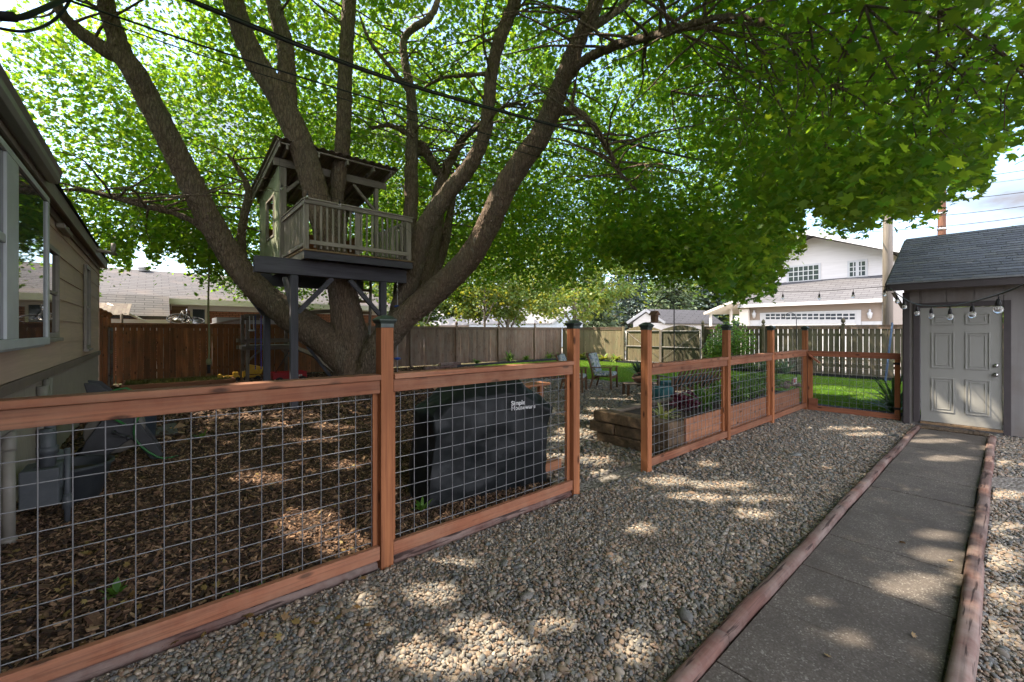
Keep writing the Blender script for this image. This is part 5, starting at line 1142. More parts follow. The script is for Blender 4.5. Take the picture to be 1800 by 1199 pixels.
for (s_, st, nd) in ((.38, .07, 1), (.13, .016, 1)):
    tx = bpy.data.textures.new('cloth_folds', 'CLOUDS'); tx.noise_scale = s_; tx.noise_depth = nd
    md = cv.modifiers.new('folds', 'DISPLACE'); md.texture = tx; md.strength = st; md.mid_level = .55; md.texture_coords = 'LOCAL'
# lettering printed on the cover front
cu = bpy.data.curves.new('lettering', 'FONT'); cu.body = 'Simple\nHouseware'; cu.size = .062; cu.space_line = .78; cu.offset = .0012; cu.extrude = .002
tmp = bpy.data.objects.new('tmp_text', cu); COL.objects.link(tmp); dg = bpy.context.evaluated_depsgraph_get(); me = bpy.data.meshes.new_from_object(tmp.evaluated_get(dg)); bpy.data.objects.remove(tmp)
me.materials.clear(); me.materials.append(M['lettering']); lt = bpy.data.objects.new('lettering', me); COL.objects.link(lt); lt.parent = cv
q = ga + gu * .93 - gn * .035 + Vector((0, 0, .86)) - Vector(origin_of(cv))
mt = Matrix((( gu.x, 0, -gn.x), (gu.y, 0, -gn.y), (0, 1, 0))); lt.matrix_local = Matrix.Translation(q) @ mt.to_4x4()
# low cedar table behind the grill
q = GR(944, 700); t = thing('low_table', 'low cedar table partly hidden behind the covered grill', 'table', (q.x + .3, q.y, 0))
q = GR(948, 742); x, y = q.x, q.y
b = MB(); b.box(x - .9, x + .35, y + .05, y + .5, .62, .66); b.build('tabletop', M['plank_x'], t, bevel=.004)
for (a, c) in ((x - .8, y + .09), (x + .1, y + .09), (x - .8, y + .42), (x + .1, y + .42)):
    b = MB(); b.box(a, a + .09, c, c + .07, 0, .618); b.build('leg', M['cedar_v'], t, bevel=.004)
q = GR(972, 832); o = bx('wood_block', M['plank_x'], None, q.x - .12, q.x + .14, q.y, q.y + .12, 0, .13); tag(o, 'short orange cedar offcut lying on the ground beside the grill', 'wood block')
# ============================================================ RAISED FLOWER BED
t = thing('raised_bed', 'long raised flower bed of worn dark ties and cedar planks behind the mesh', 'garden bed', (7.4, 3.3, 0))
def rough_tie(x0, x1, y0, y1, z0, z1):
    b = MB(); b.box(x0, x1, y0, y1, z0, z1); o = b.build('tie', M['concrete_block'], t, bevel=.018, seg=3); return o
rough_tie(4.90, 5.10, 2.73, 3.86, 0, .14); rough_tie(4.88, 5.08, 3.56, 3.98, .145, .295); rough_tie(4.90, 5.10, 2.73, 3.55, .145, .30); rough_tie(4.87, 5.11, 2.72, 3.90, .305, .45)
rough_tie(5.115, 5.30, 2.73, 2.90, 0, .30); rough_tie(5.115, 5.34, 2.73, 2.92, .305, .43)
for (a, c) in ((5.12, 7.4), (7.42, 9.95)):
    rough_tie(a, c, 3.84, 3.98, .14, .285); rough_tie(a, c, 3.84, 3.98, 0, .135)
b = MB(); b.box(5.12, 9.95, 3.84, 3.98, .29, .40); b.build('back_board', wood('bed_back', (.20, .15, .11), (.12, .09, .07), 'X', weather=(.26, .23, .18)), t, bevel=.006)
for (a, c) in ((5.28, 6.32), (6.34, 8.15), (8.17, 9.9)):
    b = MB(); b.box(a, c, 2.702, 2.735, .16, .455); b.box(a, c, 2.702, 2.733, .02, .156); b.build('front_plank', M['plank_x'], t, bevel=.004)
bx('soil', M['soil'], t, 5.12, 9.94, 2.74, 3.83, .05, .36, bevel=0)

# plants -----------------------------------------------------
def clump(name, label, x, y, z, n, L, wd, mat, cat='plant', group=None, droop=1.0, up=1.0):
    V = []; T = []; Rn = []
    for i in range(n):
        a = random.uniform(0, 6.28); el = random.uniform(.5, 1.35) * up; l = L * random.uniform(.6, 1.15); d = Vector((math.cos(a), math.sin(a), 0)); sd = Vector((-d.y, d.x, 0)); p = Vector((x, y, z)) + d * random.uniform(0, .04); v = (d * math.cos(el) + Vector((0, 0, math.sin(el)))).normalized()
        seg = 6; base = len(V); r = random.random()
        for k in range(seg + 1):
            w_ = wd * (math.sin(math.pi * (.12 + .88 * k / seg)) ** .7 if k < seg else .02)
            V += [p - sd * w_, p + sd * w_]; Rn += [r, r]; p = p + v * (l / seg); v = (v + Vector((0, 0, -.26 * droop))).normalized()
        for k in range(seg): q = base + k * 2; T += [(q, q + 1, q + 3), (q, q + 3, q + 2)]
    root = thing(name, label, cat, (x, y, z), group)
    npmesh('leaves', np.array([tuple(p) for p in V]), np.array(T), np.array(Rn), mat, root); return root
def leafy(name, label, x, y, z, rx, h, n, size, mat, cat='shrub', group=None, stems=5, tilt=.8, flat=False):
    root = thing(name, label, cat, (x, y, z), group)
    b = MB()
    for i in range(stems):
        a = random.uniform(0, 6.28); q = Vector((x + math.cos(a) * rx * .6, y + math.sin(a) * rx * .6, z + h * random.uniform(.6, .95))); b.tube(catmull([(x, y, z), ((x + q.x) / 2, (y + q.y) / 2, z + h * .5), tuple(q)], 3), .008, 5, False)
    b.build('stems', M['bark_pale'], root)
    C = RNG.normal(0, .45, (n, 3)); C = C / np.maximum(1, np.linalg.norm(C, axis=1))[:, None]; C = C * np.array([rx, rx, h / 2]) + np.array([x, y, z + h * .55])
    V, T, Rn = leafcloud(C, size, tilt, False); npmesh('leaves', V, T, Rn, mat, root); return root
q = onY(1165, 745, 3.1); clump('leafy_plant', 'yellow edged variegated plant in the flower bed next to the first gate post', q.x, q.y, .36, 34, .30, .022, M['varieg'])
q = onY(1203, 725, 3.25); leafy('purple_plant', 'purple leaved plant in the flower bed', q.x, q.y, .36, .21, .28, 200, .055, M['purple'], 'plant')
q = onY(1240, 712, 3.2); clump('daylily', 'bright green strappy plant beside the purple plant', q.x, q.y, .36, 80, .55, .016, M['blade'])
q = onY(1228, 712, 3.5); clump('daylily', 'taller green strappy plant behind the purple plant', q.x - .1, q.y, .36, 40, .5, .014, M['blade'])
for i, (px, lb) in enumerate(((1288, 'ferny green plant right of the second bed post'), (1312, 'bushy green plant in the middle of the second mesh panel'), (1340, 'feathery green plant near the third bed post'))):
    q = onY(px, 715, 3.15 + .1 * i); leafy('leafy_plant', lb, q.x, q.y, .36, .38, .36, 900, .035, M['blade'], 'plant')
    clump('leafy_plant', 'arching green blades growing ' + ('left of the ferny plant', 'through the bushy plant', 'through the feathery plant')[i], q.x + .1, q.y - .1, .36, 40, .45, .012, M['blade'])
for i, (px, Y, lb) in enumerate(((1352, 3.4, 'pinkish stones heaped by the third bed post'), (1378, 3.3, 'pinkish stones scattered in the last bed section'))):
    b = MB()
    q = onY(px, 700, Y)
    for k in range(26): 
        s = random.uniform(.04, .09); b.lathe([(0, -s * .5), (s * .8, -s * .35), (s, 0), (s * .75, s * .4), (0, s * .5)], (q.x + random.gauss(0, .42), q.y + random.gauss(0, .2), .37 + random.uniform(0, .04)), 7, sx=random.uniform(.7, 1.3), sy=random.uniform(.6, 1))
    o = b.build('stones', M['redrock']); tag(o, lb, 'stones', None, 'stuff')
# sign on the mesh
q = onY(1398, 670, 2.70); t = thing('sign', 'small white sign with a red mark wired to the last mesh panel', 'sign', tuple(q))
b = MB(); b.box(q.x - .10, q.x + .10, q.y, q.y + .006, q.z - .055, q.z + .065); bo = b.build('board', M['white'], t, bevel=.002)
b = MB(); b.box(q.x - .08, q.x - .03, q.y - .003, q.y - .001, q.z - .03, q.z + .045); b.box(q.x - .015, q.x + .08, q.y - .003, q.y - .001, q.z + .02, q.z + .035); b.box(q.x - .015, q.x + .06, q.y - .003, q.y - .001, q.z - .01, q.z + .003); b.build('red_mark', M['red'], bo)

# ============================================================ PATIO FURNITURE
def patio_chair(x, y, rz, label):
    t = thing('patio_chair', label, 'chair', (0, 0, 0), 'floral patio chairs')
    for (a, c) in ((-.29, .0), (.29, .0)):
        b = MB(); b.bar((a, .27, 0), (a, .25, .60), .045, .05); b.build('leg', M['chairwood'], t, bevel=.004)
        b = MB(); P = catmull([(a, -.33, 0), (a, -.25, .35), (a, -.31, .65), (a, -.42, .97)], 4); b.tube(P, .024, 6); b.build('leg', M['chairwood'], t)
        b = MB(); b.bar((a, -.30, .60), (a, .31, .62), .06, .025); b.build('arm', M['chairwood'], t, bevel=.004)
    b = MB(); b.bar((-.27, .24, .34), (.27, .24, .34), .03, .08, up=(0, 0, 1)); b.bar((-.27, -.26, .30), (.27, -.26, .30), .03, .08)
    for k in range(7): b.bar((-.265, -.2 + k * .075, .355), (.265, -.2 + k * .075, .355), .05, .015)
    b.build('seat_frame', M['chairwood'], t)
    b = MB(); b.bar((-.29, -.42, .96), (.29, -.42, .96), .03, .07); 
    for k in range(5): b.bar((-.2 + k * .1, -.27, .42), (-.2 + k * .1, -.42, .94), .03, .015, up=(0, 1, 0))
    b.build('backrest', M['chairwood'], t)
    b = MB(); b.box(-.26, .26, -.22, .28, .375, .475); b.build('seat_cushion', M['floral'], t, bevel=.035, seg=4)
    b = MB(); b.bar((0, -.20, .46), (0, -.36, .98), .52, .11, up=(0, 1, 0)); b.build('back_cushion', M['floral'], t, bevel=.04, seg=4)
    t.location = (x, y, 0); t.rotation_euler = (0, 0, rz); return t
q = GR(1068, 684); patio_chair(q.x, q.y + .1, R(-160), 'floral cushioned wooden chair in full view between the two gate posts')
q = GR(1016, 690); patio_chair(q.x + .02, q.y + .15, R(-150), 'floral cushioned wooden chair half hidden by the gate post')
# low table with bowl and spiky plant
q = GR(1101, 698); t = thing('bench', 'low slatted wooden bench beside the floral chair', 'bench', (q.x + .3, q.y + .1, 0)); x, y = q.x, q.y
d1 = Vector((.80, -.60, 0)); d2 = Vector((.6, .8, 0)); c = Vector((x, y, 0))
b = MB()
for k in range(6): b.bar(c + d2 * (k * .075 - .02) + Vector((0, 0, .31)), c + d2 * (k * .075 - .02) + d1 * 1.05 + Vector((0, 0, .31)), .062, .024)
b.build('seat', M['playwood'], t, bevel=.003)
for s, u in ((.05, 0), (.98, 0), (.05, .36), (.98, .36)):
    b = MB(); p = c + d1 * s + d2 * u; b.bar(p, p + Vector((0, 0, .295)), .05, .05); b.build('leg', M['chairwood'], t, bevel=.003)
p = c + d1 * .42 + d2 * .18; t = thing('bowl', 'round brown bowl with hooped handle on the low bench', 'bowl', (p.x, p.y, .325))
b = MB(); b.lathe([(.05, 0), (.10, .01), (.20, .09), (.22, .13), (.205, .13), (.17, .08), (0, .03)], (p.x, p.y, .325), 20); b.build('bowl_body', M['terracotta'], t)
b = MB(); b.tube([(p.x + math.cos(a) * .21 * d1.x, p.y + math.cos(a) * .21 * d1.y, .45 + math.sin(a) * .12) for a in np.linspace(0, math.pi, 12)], .008, 6); b.build('handle', M['terracotta'], t)
q = GR(1118, 680); t2 = clump('spiky_plant', 'dark spiky potted plant behind the low bench', q.x + .2, q.y, .30, 70, .62, .018, M['darkblade'], up=1.1, droop=.45)
b = MB(); b.lathe([(.14, 0), (.18, .3), (.195, .3), (.195, .33), (.16, .33), (.15, .28), (0, .27)], (q.x + .2, q.y, 0), 20); b.build('pot', M['terracotta'], t2)
# slatted bench with teal cushions, seen from behind the flower bed
t = thing('slatted_bench', 'reclined slatted wooden bench with teal cushions behind the flower bed', 'bench', (8.3, 4.9, 0))
A = GR(1186, 712); B_ = GR(1262, 707); u = (B_ - A); u.z = 0; BL = u.length; u.normalize(); nrm = Vector((-u.y, u.x, 0))
if nrm.dot(Vector((CT, ST, 0))) < 0: nrm = -nrm
b = MB()
for k in range(12): 
    s = BL * k / 11; p = A + u * s; b.bar(Vector((p.x, p.y, .30)) + nrm * .12, Vector((p.x, p.y, .80)) - nrm * .14 + u * .10, .05, .018, up=tuple(nrm))
b.build('backrest', M['chairwood'], t)
b = MB(); b.bar(A + Vector((0, 0, .80)) - nrm * .12 + u * .05, A + u * BL + Vector((0, 0, .80)) - nrm * .12 + u * .1, .03, .06); b.bar(A + Vector((0, 0, .33)) + nrm * .1, A + u * BL + Vector((0, 0, .33)) + nrm * .1, .04, .08); b.build('frame', M['chairwood'], t)
for s in (0, BL):
    for k_ in (.05, .55):
        b = MB(); p = A + u * s + nrm * k_; b.bar(Vector((p.x, p.y, 0)), Vector((p.x, p.y, .56)), .06, .05); b.build('leg', M['chairwood'], t, bevel=.003)
    b = MB(); p = A + u * s; b.bar(Vector((p.x, p.y, .58)) - nrm * .02, Vector((p.x, p.y, .58)) + nrm * .6, .07, .025); b.build('arm', M['playwood'], t)
b = MB(); p = A + u * (BL / 2) + nrm * .36; b.bar(Vector((p.x, p.y, .40)) - u * (BL / 2 - .03), Vector((p.x, p.y, .40)) + u * (BL / 2 - .03), .52, .12); b.build('seat_cushion', M['teal'], t, bevel=.04, seg=4)
b = MB(); p = A + u * (BL / 2) + nrm * .10; b.bar(Vector((p.x, p.y, .52)) - u * (BL / 2 - .03), Vector((p.x, p.y, .52)) + u * (BL / 2 - .03), .10, .16); b.build('back_cushion', M['teal'], t, bevel=.04, seg=4)
q = GR(1166, 716); t = thing('ottoman', 'round teal garden stool left of the slatted bench', 'stool', (q.x, q.y, 0))
b = MB(); b.lathe([(.18, 0), (.21, .02), (.23, .2), (.22, .38), (.19, .42), (0, .43)], (q.x, q.y, .01), 24); b.build('seat', M['teal'], t)
b = MB(); b.lathe([(.2, 0), (.215, .02), (.2, .03)], (q.x, q.y, 0), 24); b.build('base', M['black'], t)
# shepherd hooks + feeder
def hook(x, y, h, r, side, label):
    t = thing('shepherd_hook', label, 'garden hook', (x, y, 0)); u = Vector(side).normalized()
    P = [(x, y, 0), (x, y, h * .5), (x, y, h - r)] + [tuple(Vector((x, y, h - r)) + u * (r - r * math.cos(a)) + Vector((0, 0, math.sin(a) * r))) for a in np.linspace(.2, 2.6, 12)]
    e = Vector(P[-1]); P += [tuple(e + u * .03 + Vector((0, 0, -.05))), tuple(e + u * .075 + Vector((0, 0, -.05))), tuple(e + u * .09 + Vector((0, 0, .01)))]
    b = MB(); b.tube(P, .009, 8); b.build('pole', M['black'], t); return e + u * .05 + Vector((0, 0, -.06))
SR = (-ST, CT, 0)   # towards the left of the view
e = hook(onY(1185, 600, 3.72).x, 3.72, 2.16, .155, SR, 'black shepherd hook holding a bird feeder over the flower bed')
t = thing('bird_feeder', 'small house shaped bird feeder hanging from the black hook', 'bird feeder', (e.x, e.y, e.z - .3))
b = MB(); b.tube([e, e + Vector((0, 0, -.09))], .003, 5); b.build('hanger', M['black'], t)
b = MB(); b.prism([(e.x - .085, e.y - .07, e.z - .15), (e.x + .085, e.y - .07, e.z - .15), (e.x, e.y - .07, e.z - .075)], (0, .14, 0)); b.build('roof', M['terracotta'], t, bevel=.003)
b = MB(); b.box(e.x - .05, e.x + .05, e.y - .045, e.y + .045, e.z - .27, e.z - .152); b.build('house', M['chairwood'], t, bevel=.003)
b = MB(); b.box(e.x - .08, e.x + .08, e.y - .07, e.y + .07, e.z - .285, e.z - .272); b.build('tray', M['terracotta'], t)
hook(onY(1400, 600, 3.72).x, 3.72, 2.10, .17, SR, 'second black shepherd hook, empty, in front of the white garage')

# ============================================================ BORDERS, SHRUBS, LITTER
b = MB(); P = [(8.6, 15.2, .0), (10.9, 15.6, 0), (13, 15.85, 0), (17.6, 15.85, 0)]
def edging(pts, name, label, h=.12, w_=.02):
    b = MB(); 
    for p, q in zip(pts, pts[1:]): b.bar((p[0], p[1], h / 2), (q[0], q[1], h / 2), w_, h)
    o = b.build(name, M['black_edge']); tag(o, label, 'edging')
edging([tuple(p) for p in catmull(P, 5)], 'garden_edging', 'black garden edging curving along the brown fence')
edging([(17.72, 15.7), (17.72, 8.0), (17.74, 1.0)], 'garden_edging', 'black garden edging along the foot of the grey fence')
edging([tuple(p)[:2] for p in catmull([(10.7, .9, 0), (10.72, 3, 0), (11.1, 6, 0)], 4)], 'garden_edging', 'dark lawn edging behind the wire gate', .06, .05)
b = MB(); b.bar((8.2, 15.0, .08), (9.9, 15.35, .10), .17, .14); b.bar((9.0, 15.2, .22), (10.2, 15.5, .20), .15, .12)
tag(b.build('log_pile', M['timber'], None, bevel=.02), 'short weathered logs lying on mulch by the brown fence', 'logs')
for i, (px, lb, sz) in enumerate(((838, 'small green plant by the brown fence post', .35), (895, 'arching green plant against the brown fence', .65), (925, 'pale leafed plant on the border before the brown fence', .4), (965, 'low green plant left of the far corner', .5), (985, 'green plant nearest the far fence corner', .45))):
    q = onY(px, 640, 16.35); clump('border_plant', lb, q.x, q.y, .05, 60, sz, .03, M['blade'], 'plant', 'plants along the brown fence')
for i, (px, lb) in enumerate(((1022, 'sunlit yellow green hosta at the pale fence corner'), (1042, 'sunlit hosta behind the floral chair'), (1062, 'sunlit broad leaved hosta at the pale fence'), (1082, 'sunlit hosta beside the double gate'))):
    q = onX(px, 640, 17.95); clump('hosta', lb, q.x, q.y, .03, 46, .5, .06, M['yellowleaf'], 'plant', 'hostas along the pale fence')
q = onX(1285, 600, 17.6); leafy('shrub', 'airy green shrub rising before the grey fence', q.x, q.y, 0, .9, 1.9, 2600, .055, M['blade'], stems=12)
q = onX(1258, 600, 17.7); leafy('shrub', 'low bushy shrub left of the airy green one', q.x, q.y, 0, .5, 1.3, 900, .055, M['blade'], stems=8)
for i, px in enumerate((1300, 1322, 1345, 1362, 1381)):
    q = onX(px, 650, 17.5); clump('iris', ('iris clump behind the second mesh panel, left', 'iris clump behind the second mesh panel, right', 'iris clump below the grey fence finial post', 'iris clump left of the third bed post', 'iris clump beside the last bed post')[i], q.x, q.y, .03, 60, .62, .022, M['blade'] if i % 2 else leafmat('iris_leaf', (.04, .10, .05), (.09, .17, .08), (.06, .15, .06), .3), 'plant', 'irises along the grey fence', up=1.15, droop=.5)
q = onX(1572, 700, 11.0); clump('iris', 'green iris clump between the wire gate and the shed', q.x, q.y, .02, 50, .8, .022, leafmat('iris_blue', (.05, .12, .07), (.10, .20, .10), (.08, .18, .06), .3), 'plant', droop=.7)
q = onX(1556, 600, 17.2); b = MB(); b.bar((q.x, q.y, 0), (q.x + .5, q.y - .1, 1.85), .16, .03, up=(0, 1, 0)); tag(b.build('leaning_board', M['blueboard']), 'narrow blue board leaning on the grey fence by the shed', 'board')
q = GR(1470, 716); b = MB()
for k in range(60): 
    s = random.uniform(.02, .045); b.lathe([(0, -s * .5), (s * .8, -s * .3), (s, 0), (s * .75, s * .4), (0, s * .5)], (10.45 + random.gauss(0, .12), random.uniform(1.2, 2.6), .02), 7, sx=random.uniform(.7, 1.3))
tag(b.build('stones', M['redrock']), 'pinkish stones along the lawn edge behind the wire gate', 'stones', None, 'stuff')
# weeds in the mulch and fallen leaves
C = []
for (px, py) in ((428, 1095), (355, 775), (640, 905), (150, 985), (90, 1050), (290, 1000), (395, 870), (720, 870), (230, 1050)): q = GR(px, py); C += [(q.x + random.gauss(0, .02), q.y + random.gauss(0, .02), .035)] * 3
for k in range(160):
    q = GR(random.uniform(20, 640), random.uniform(760, 1150)); C.append((q.x, q.y, .03))
for k in range(14):
    q = GR(random.uniform(300, 1750), random.uniform(880, 1190)); C.append((q.x, q.y, .035))
C = np.array(C) + RNG.normal(0, .012, (len(C), 3)) * np.array([1, 1, .1]); V, T, Rn = leafcloud(C, .030, .45, True)
o = npmesh('fallen_leaves', V, T, Rn, leafmat('dry_leaf', (.16, .085, .03), (.25, .19, .07), (.2, .1, .02), .15)); tag(o, 'dry fallen maple leaves scattered over mulch and gravel', None, None, 'stuff')

for (px, py, sz_, lb) in ((428, 1062, .10, 'tiny green weed in the mulch close to the bottom fence rail'), (355, 772, .12, 'small green weed in the mulch beyond the hose reel'), (1578, 905, .0, ''), (205, 1050, .09, 'little weed in the mulch near the lower left corner'), (742, 900, .10, 'small weed at the foot of the grill cover')):
    if sz_: q = GR(px, py); clump('weed', lb, q.x, q.y + .0, .02, 14, sz_, .014, M['blade'], 'weed', droop=.6)
# ============================================================ POLES, WIRES, STRING LIGHTS
p1 = onX(1560.5, 560, 20); t = thing('utility_pole', 'weathered grey utility pole just beyond the fence next to the shed', 'utility pole', (p1.x, p1.y, 0))
b = MB(); b.tube([(p1.x, p1.y, -.2), (p1.x, p1.y, 6), (p1.x, p1.y, 11)], [.155, .14, .12], 16); b.build('pole_shaft', M['pole_grey'], t)
b = MB(); b.box(p1.x - .05, p1.x + .05, p1.y - 1.1, p1.y + 1.1, 10.2, 10.32); b.build('crossarm', M['pole_grey'], t)
p2 = W(1655.5, 400, 19); t = thing('utility_pole', 'reddish brown utility pole standing behind the shed roof', 'utility pole', (p2.x, p2.y, 0))
b = MB(); b.tube([(p2.x, p2.y, -.2), (p2.x, p2.y, 12)], [.16, .125], 16); b.build('pole_shaft', M['pole_brown'], t)
for z in (5.3, 5.75, 6.2, 6.9):
    b = MB(); b.lathe([(.05, -.05), (.17, -.045), (.17, .045), (.05, .05)], (p2.x, p2.y, z), 14); b.build('band', M['steel'], t)
def sag(p, q, s, n=24):
    p, q = Vector(p), Vector(q); return [tuple(p.lerp(q, i / n) - Vector((0, 0, s * 4 * (i / n) * (1 - i / n)))) for i in range(n + 1)]
for i, (yl, ym, yr, xl, r) in enumerate(((345, 318, 293, 1400, .014), (352, 330, 313, 1380, .009), (385, 353, 337, 1330, .014), (408, 379, 359, 1300, .014), (428, 398, 378, 1280, .014))):
    m_ = W(1655.5, ym, 18.8); rr_ = W(2050, yr - (337 - 353) * -1.0 * 1.7 if 0 else yr - 40, 13.5); ll = W(900, yl - 10, 34)
    b = MB(); b.tube(sag(m_, rr_, .12), r, 5, False); b.tube(sag(m_, ll, .5), r, 5, False)
    tag(b.build('power_line', M['black']), ('highest power line crossing the pale sky over the shed', 'thin second power line over the shed', 'power line in the middle of the five over the shed', 'power line second from the bottom over the shed roof', 'lowest power line, just above the shed roof')[i], 'cable', 'power lines behind the shed')
def wire(pts, r, label, name='service_cable', n=6):
    P = catmull([tuple(W(*p)) for p in pts], 8); b = MB(); b.tube(P, r, n, False); o = b.build(name, M['black']); tag(o, label, 'cable', 'overhead cables from the house'); return P
wire([(230, -45, 3.9), (420, 38, 4.8), (650, 128, 5.8), (850, 188, 7.0), (1100, 252, 9.0), (1300, 292, 12), (1465, 295, 16), (1560, 268, 15.2)], .019, 'thick black twisted cable sagging across the whole canopy')
wire([(225, -48, 3.9), (420, 33, 4.82), (650, 124, 5.82), (850, 185, 7.02), (1100, 250, 9.02), (1300, 290, 12), (1465, 293, 16), (1560, 266, 15.2)], .010, 'thinner wire wound along the thick black cable')
wire([(125, 2, 3.6), (400, 95, 4.8), (650, 173, 6.0), (900, 248, 8.0), (1150, 310, 11), (1400, 366, 17), (1552, 360, 18)], .010, 'middle black cable below the thick one')
wire([(160, 30, 3.6), (400, 112, 4.8), (650, 188, 6.2), (900, 263, 8.0), (1100, 315, 11), (1300, 352, 16)], .006, 'thinnest cable, lowest of the overhead wires')
t = thing('cable_bundle', 'thick black cable splice drooping in the top left corner', 'cable', tuple(W(30, 40, 3.2)))
b = MB(); b.tube(catmull([tuple(W(*p)) for p in ((-60, 20, 3.1), (-10, 28, 3.1), (28, 32, 3.15), (70, 18, 3.3), (110, 0, 3.5), (135, -8, 3.6))], 6), .020, 10); b.tube(catmull([tuple(W(*p)) for p in ((-40, 40, 3.1), (0, 50, 3.1), (45, 55, 3.2), (85, 42, 3.4), (112, 18, 3.5), (128, -10, 3.6))], 6), .011, 8); b.build('cables', M['black'], t)
b = MB(); b.tube([tuple(W(*p)) for p in ((-30, 26, 3.1), (25, 30, 3.12))], .034, 10); b.build('splice', M['rubber'], t)
# string lights
def string_light(name, label, pts, bulbs, group, r=.005, drop=.09, bs=1.0):
    P = catmull([tuple(W(*p)) for p in pts], 8); t = thing(name, label, 'string lights', P[0].tolist() if hasattr(P[0], 'tolist') else P[0], group)
    b = MB(); b.tube(P, r, 6, False); b.build('cable', M['black'], t)
    PA = np.array([tuple(p) for p in P]); bx_, by_, bz_ = proj(PA)
    for px in bulbs:
        i = int(np.argmin(np.abs(bx_ - px))); j = min(i + 1, len(PA) - 1) if bx_[i] < px else max(i - 1, 0)
        f = (px - bx_[i]) / (bx_[j] - bx_[i]) if abs(bx_[j] - bx_[i]) > 1e-6 else 0; f = max(0, min(1, f)); q = Vector(PA[i] * (1 - f) + PA[j] * f); s = bs; tl = random.uniform(-.012, .012)
        b = MB(); b.tube([q + Vector((0, 0, .004)), q + Vector((tl, 0, -drop * .6 * s))], .004, 6); b.lathe([(.006, .0), (.012, -.004), (.0175, -.03), (.0185, -.055), (.016, -.058)][::-1], q + Vector((tl, 0, -drop * .5 * s)), 12); so_ = b.build('socket', M['rubber'], t)
        b = MB(); z0 = -drop * .5 * s - .058; b.lathe([(.0, -.062), (.014, -.060), (.025, -.045), (.029, -.028), (.024, -.010), (.014, .0)], q + Vector((tl, 0, z0)), 14); bo = b.build('bulb', M['bulbglass'], t)
        b = MB(); b.tube([q + Vector((tl, 0, z0)), q + Vector((tl + .006, 0, z0 - .035)), q + Vector((tl - .006, 0, z0 - .035)), q + Vector((tl, 0, z0 - .002))], .0022, 4); b.build('filament', M['steel'], bo)
    return P
string_light('string_lights', 'string of clear bulbs sagging in front of the shed door', [(1563, 506, 7.1), (1588, 524, 6.3), (1612, 535, 5.7), (1640, 538, 5.1), (1675, 537, 4.5), (1708, 531, 4.0), (1757, 517, 3.35), (1800, 500, 2.95), (1900, 450, 2.3)], (1577, 1590, 1612, 1637, 1670, 1709, 1755), 'string lights', r=.007, drop=.07)
string_light('string_lights', 'string of clear bulbs running left from the shed eave toward the tree', [(1563, 503, 7.1), (1500, 508, 7.8), (1440, 512, 8.5), (1376, 513, 9.3), (1313, 511, 10.1), (1253, 508, 10.9), (1190, 500, 11.5), (1120, 488, 12), (1060, 470, 12.3)], (1556, 1500, 1441, 1376, 1314, 1253, 1192, 1130), 'string lights', drop=.10)
string_light('string_lights', 'string of clear bulbs draped over the treehouse porch rail', [(492, 268, 9.4), (494, 322, 9.4), (525, 330, 8.8), (545, 338, 8.3), (600, 352, 8.5), (660, 378, 8.9), (710, 400, 9.3), (722, 410, 9.5)], (495, 541, 598, 700), 'string lights', r=.003, drop=.05)

# ============================================================ FAR BUILDINGS
# white house with garage beyond the alley
t = thing('house', 'large white gabled house with wide garage door beyond the grey fence', 'house', (33, 8, 0))
X0 = 30.0
yA, yB = onX(1317, 560, X0).y, onX(1556, 560, X0).y
GE = onX(1425, 531, X0).z
b = MB(); b.box(X0, X0 + .2, yB, yA, 0, GE - .05); b.box(X0 + .201, 42, yB - .0, yB + .2, 0, GE); b.box(X0 + .201, 42, yA - .2, yA, 0, GE); b.build('garage_wall', M['tanwall'], t)
gd0, gd1 = onX(1343, 560, X0).y, onX(1505, 560, X0).y
b = MB(); b.box(X0 - .06, X0 - .002, gd1 - .22, gd0 + .22, 0, onX(1425, 547.5, X0).z); b.build('door_surround', M['white'], t)
gdz = onX(1425, 550.5, X0).z; b = MB()
for k in range(4): b.box(X0 - .09, X0 - .062, gd1, gd0, gdz * k / 4 + .01, gdz * (k + 1) / 4 - .012)
gdoor = b.build('garage_door', M['white'], t, bevel=.008)
for k, px in enumerate((1355, 1373, 1391, 1410, 1430, 1451, 1471, 1493)):
    q = onX(px, 557, X0); b = MB()
    for (dy, dz) in ((-.26, .045), (.03, .045), (-.26, -.15), (.03, -.15)): b.box(X0 - .098, X0 - .091, q.y + dy, q.y + dy + .23, q.z + dz, q.z + dz + .13)
    b.build('garage_window', M['glass_dark'], gdoor)
b = MB(); b.box(X0 - .05, X0 - .003, yB + .003, gd1 - .24, 0, onX(1535, 565, X0).z); b.box(X0 - .05, X0 - .003, gd0 + .24, yA - .003, 0, onX(1330, 563, X0).z); b.box(X0 - .07, X0 - .0, yB - .03, yB + .12, 0, GE); b.build('white_base', M['white'], t)
for px in (1327, 1530):
    q = onX(px, 552, X0); b = MB(); b.lathe([(.02, -.3), (.09, -.2), (.13, .05), (.05, .12), (.06, .22), (.02, .26)], (X0 - .15, q.y, q.z), 8); b.box(X0 - .1, X0 - .003, q.y - .03, q.y + .03, q.z - .05, q.z + .02); b.build('wall_lantern', M['white'], t)
# garage roof
x1 = 33.0; RTz = W(1425, 493, x1 / (CT + ST * .7095)).z
ya, yb = onX(1297, 530, X0 - .5).y, yB - .35
b = MB(); b.prism([(X0 - .5, ya, GE), (x1, ya, RTz), (x1, ya, RTz - .1), (X0 - .5, ya, GE - .12)], (0, yb - ya, 0)); b.build('garage_roof', shingles('grey_garage_shingles', (.12, .118, .122), (.095, .093, .098), .6, .14), t)
b = MB(); b.box(X0 - .56, X0 - .501, yb, ya, GE - .2, GE + .0); b.build('garage_fascia', M['white'], t)
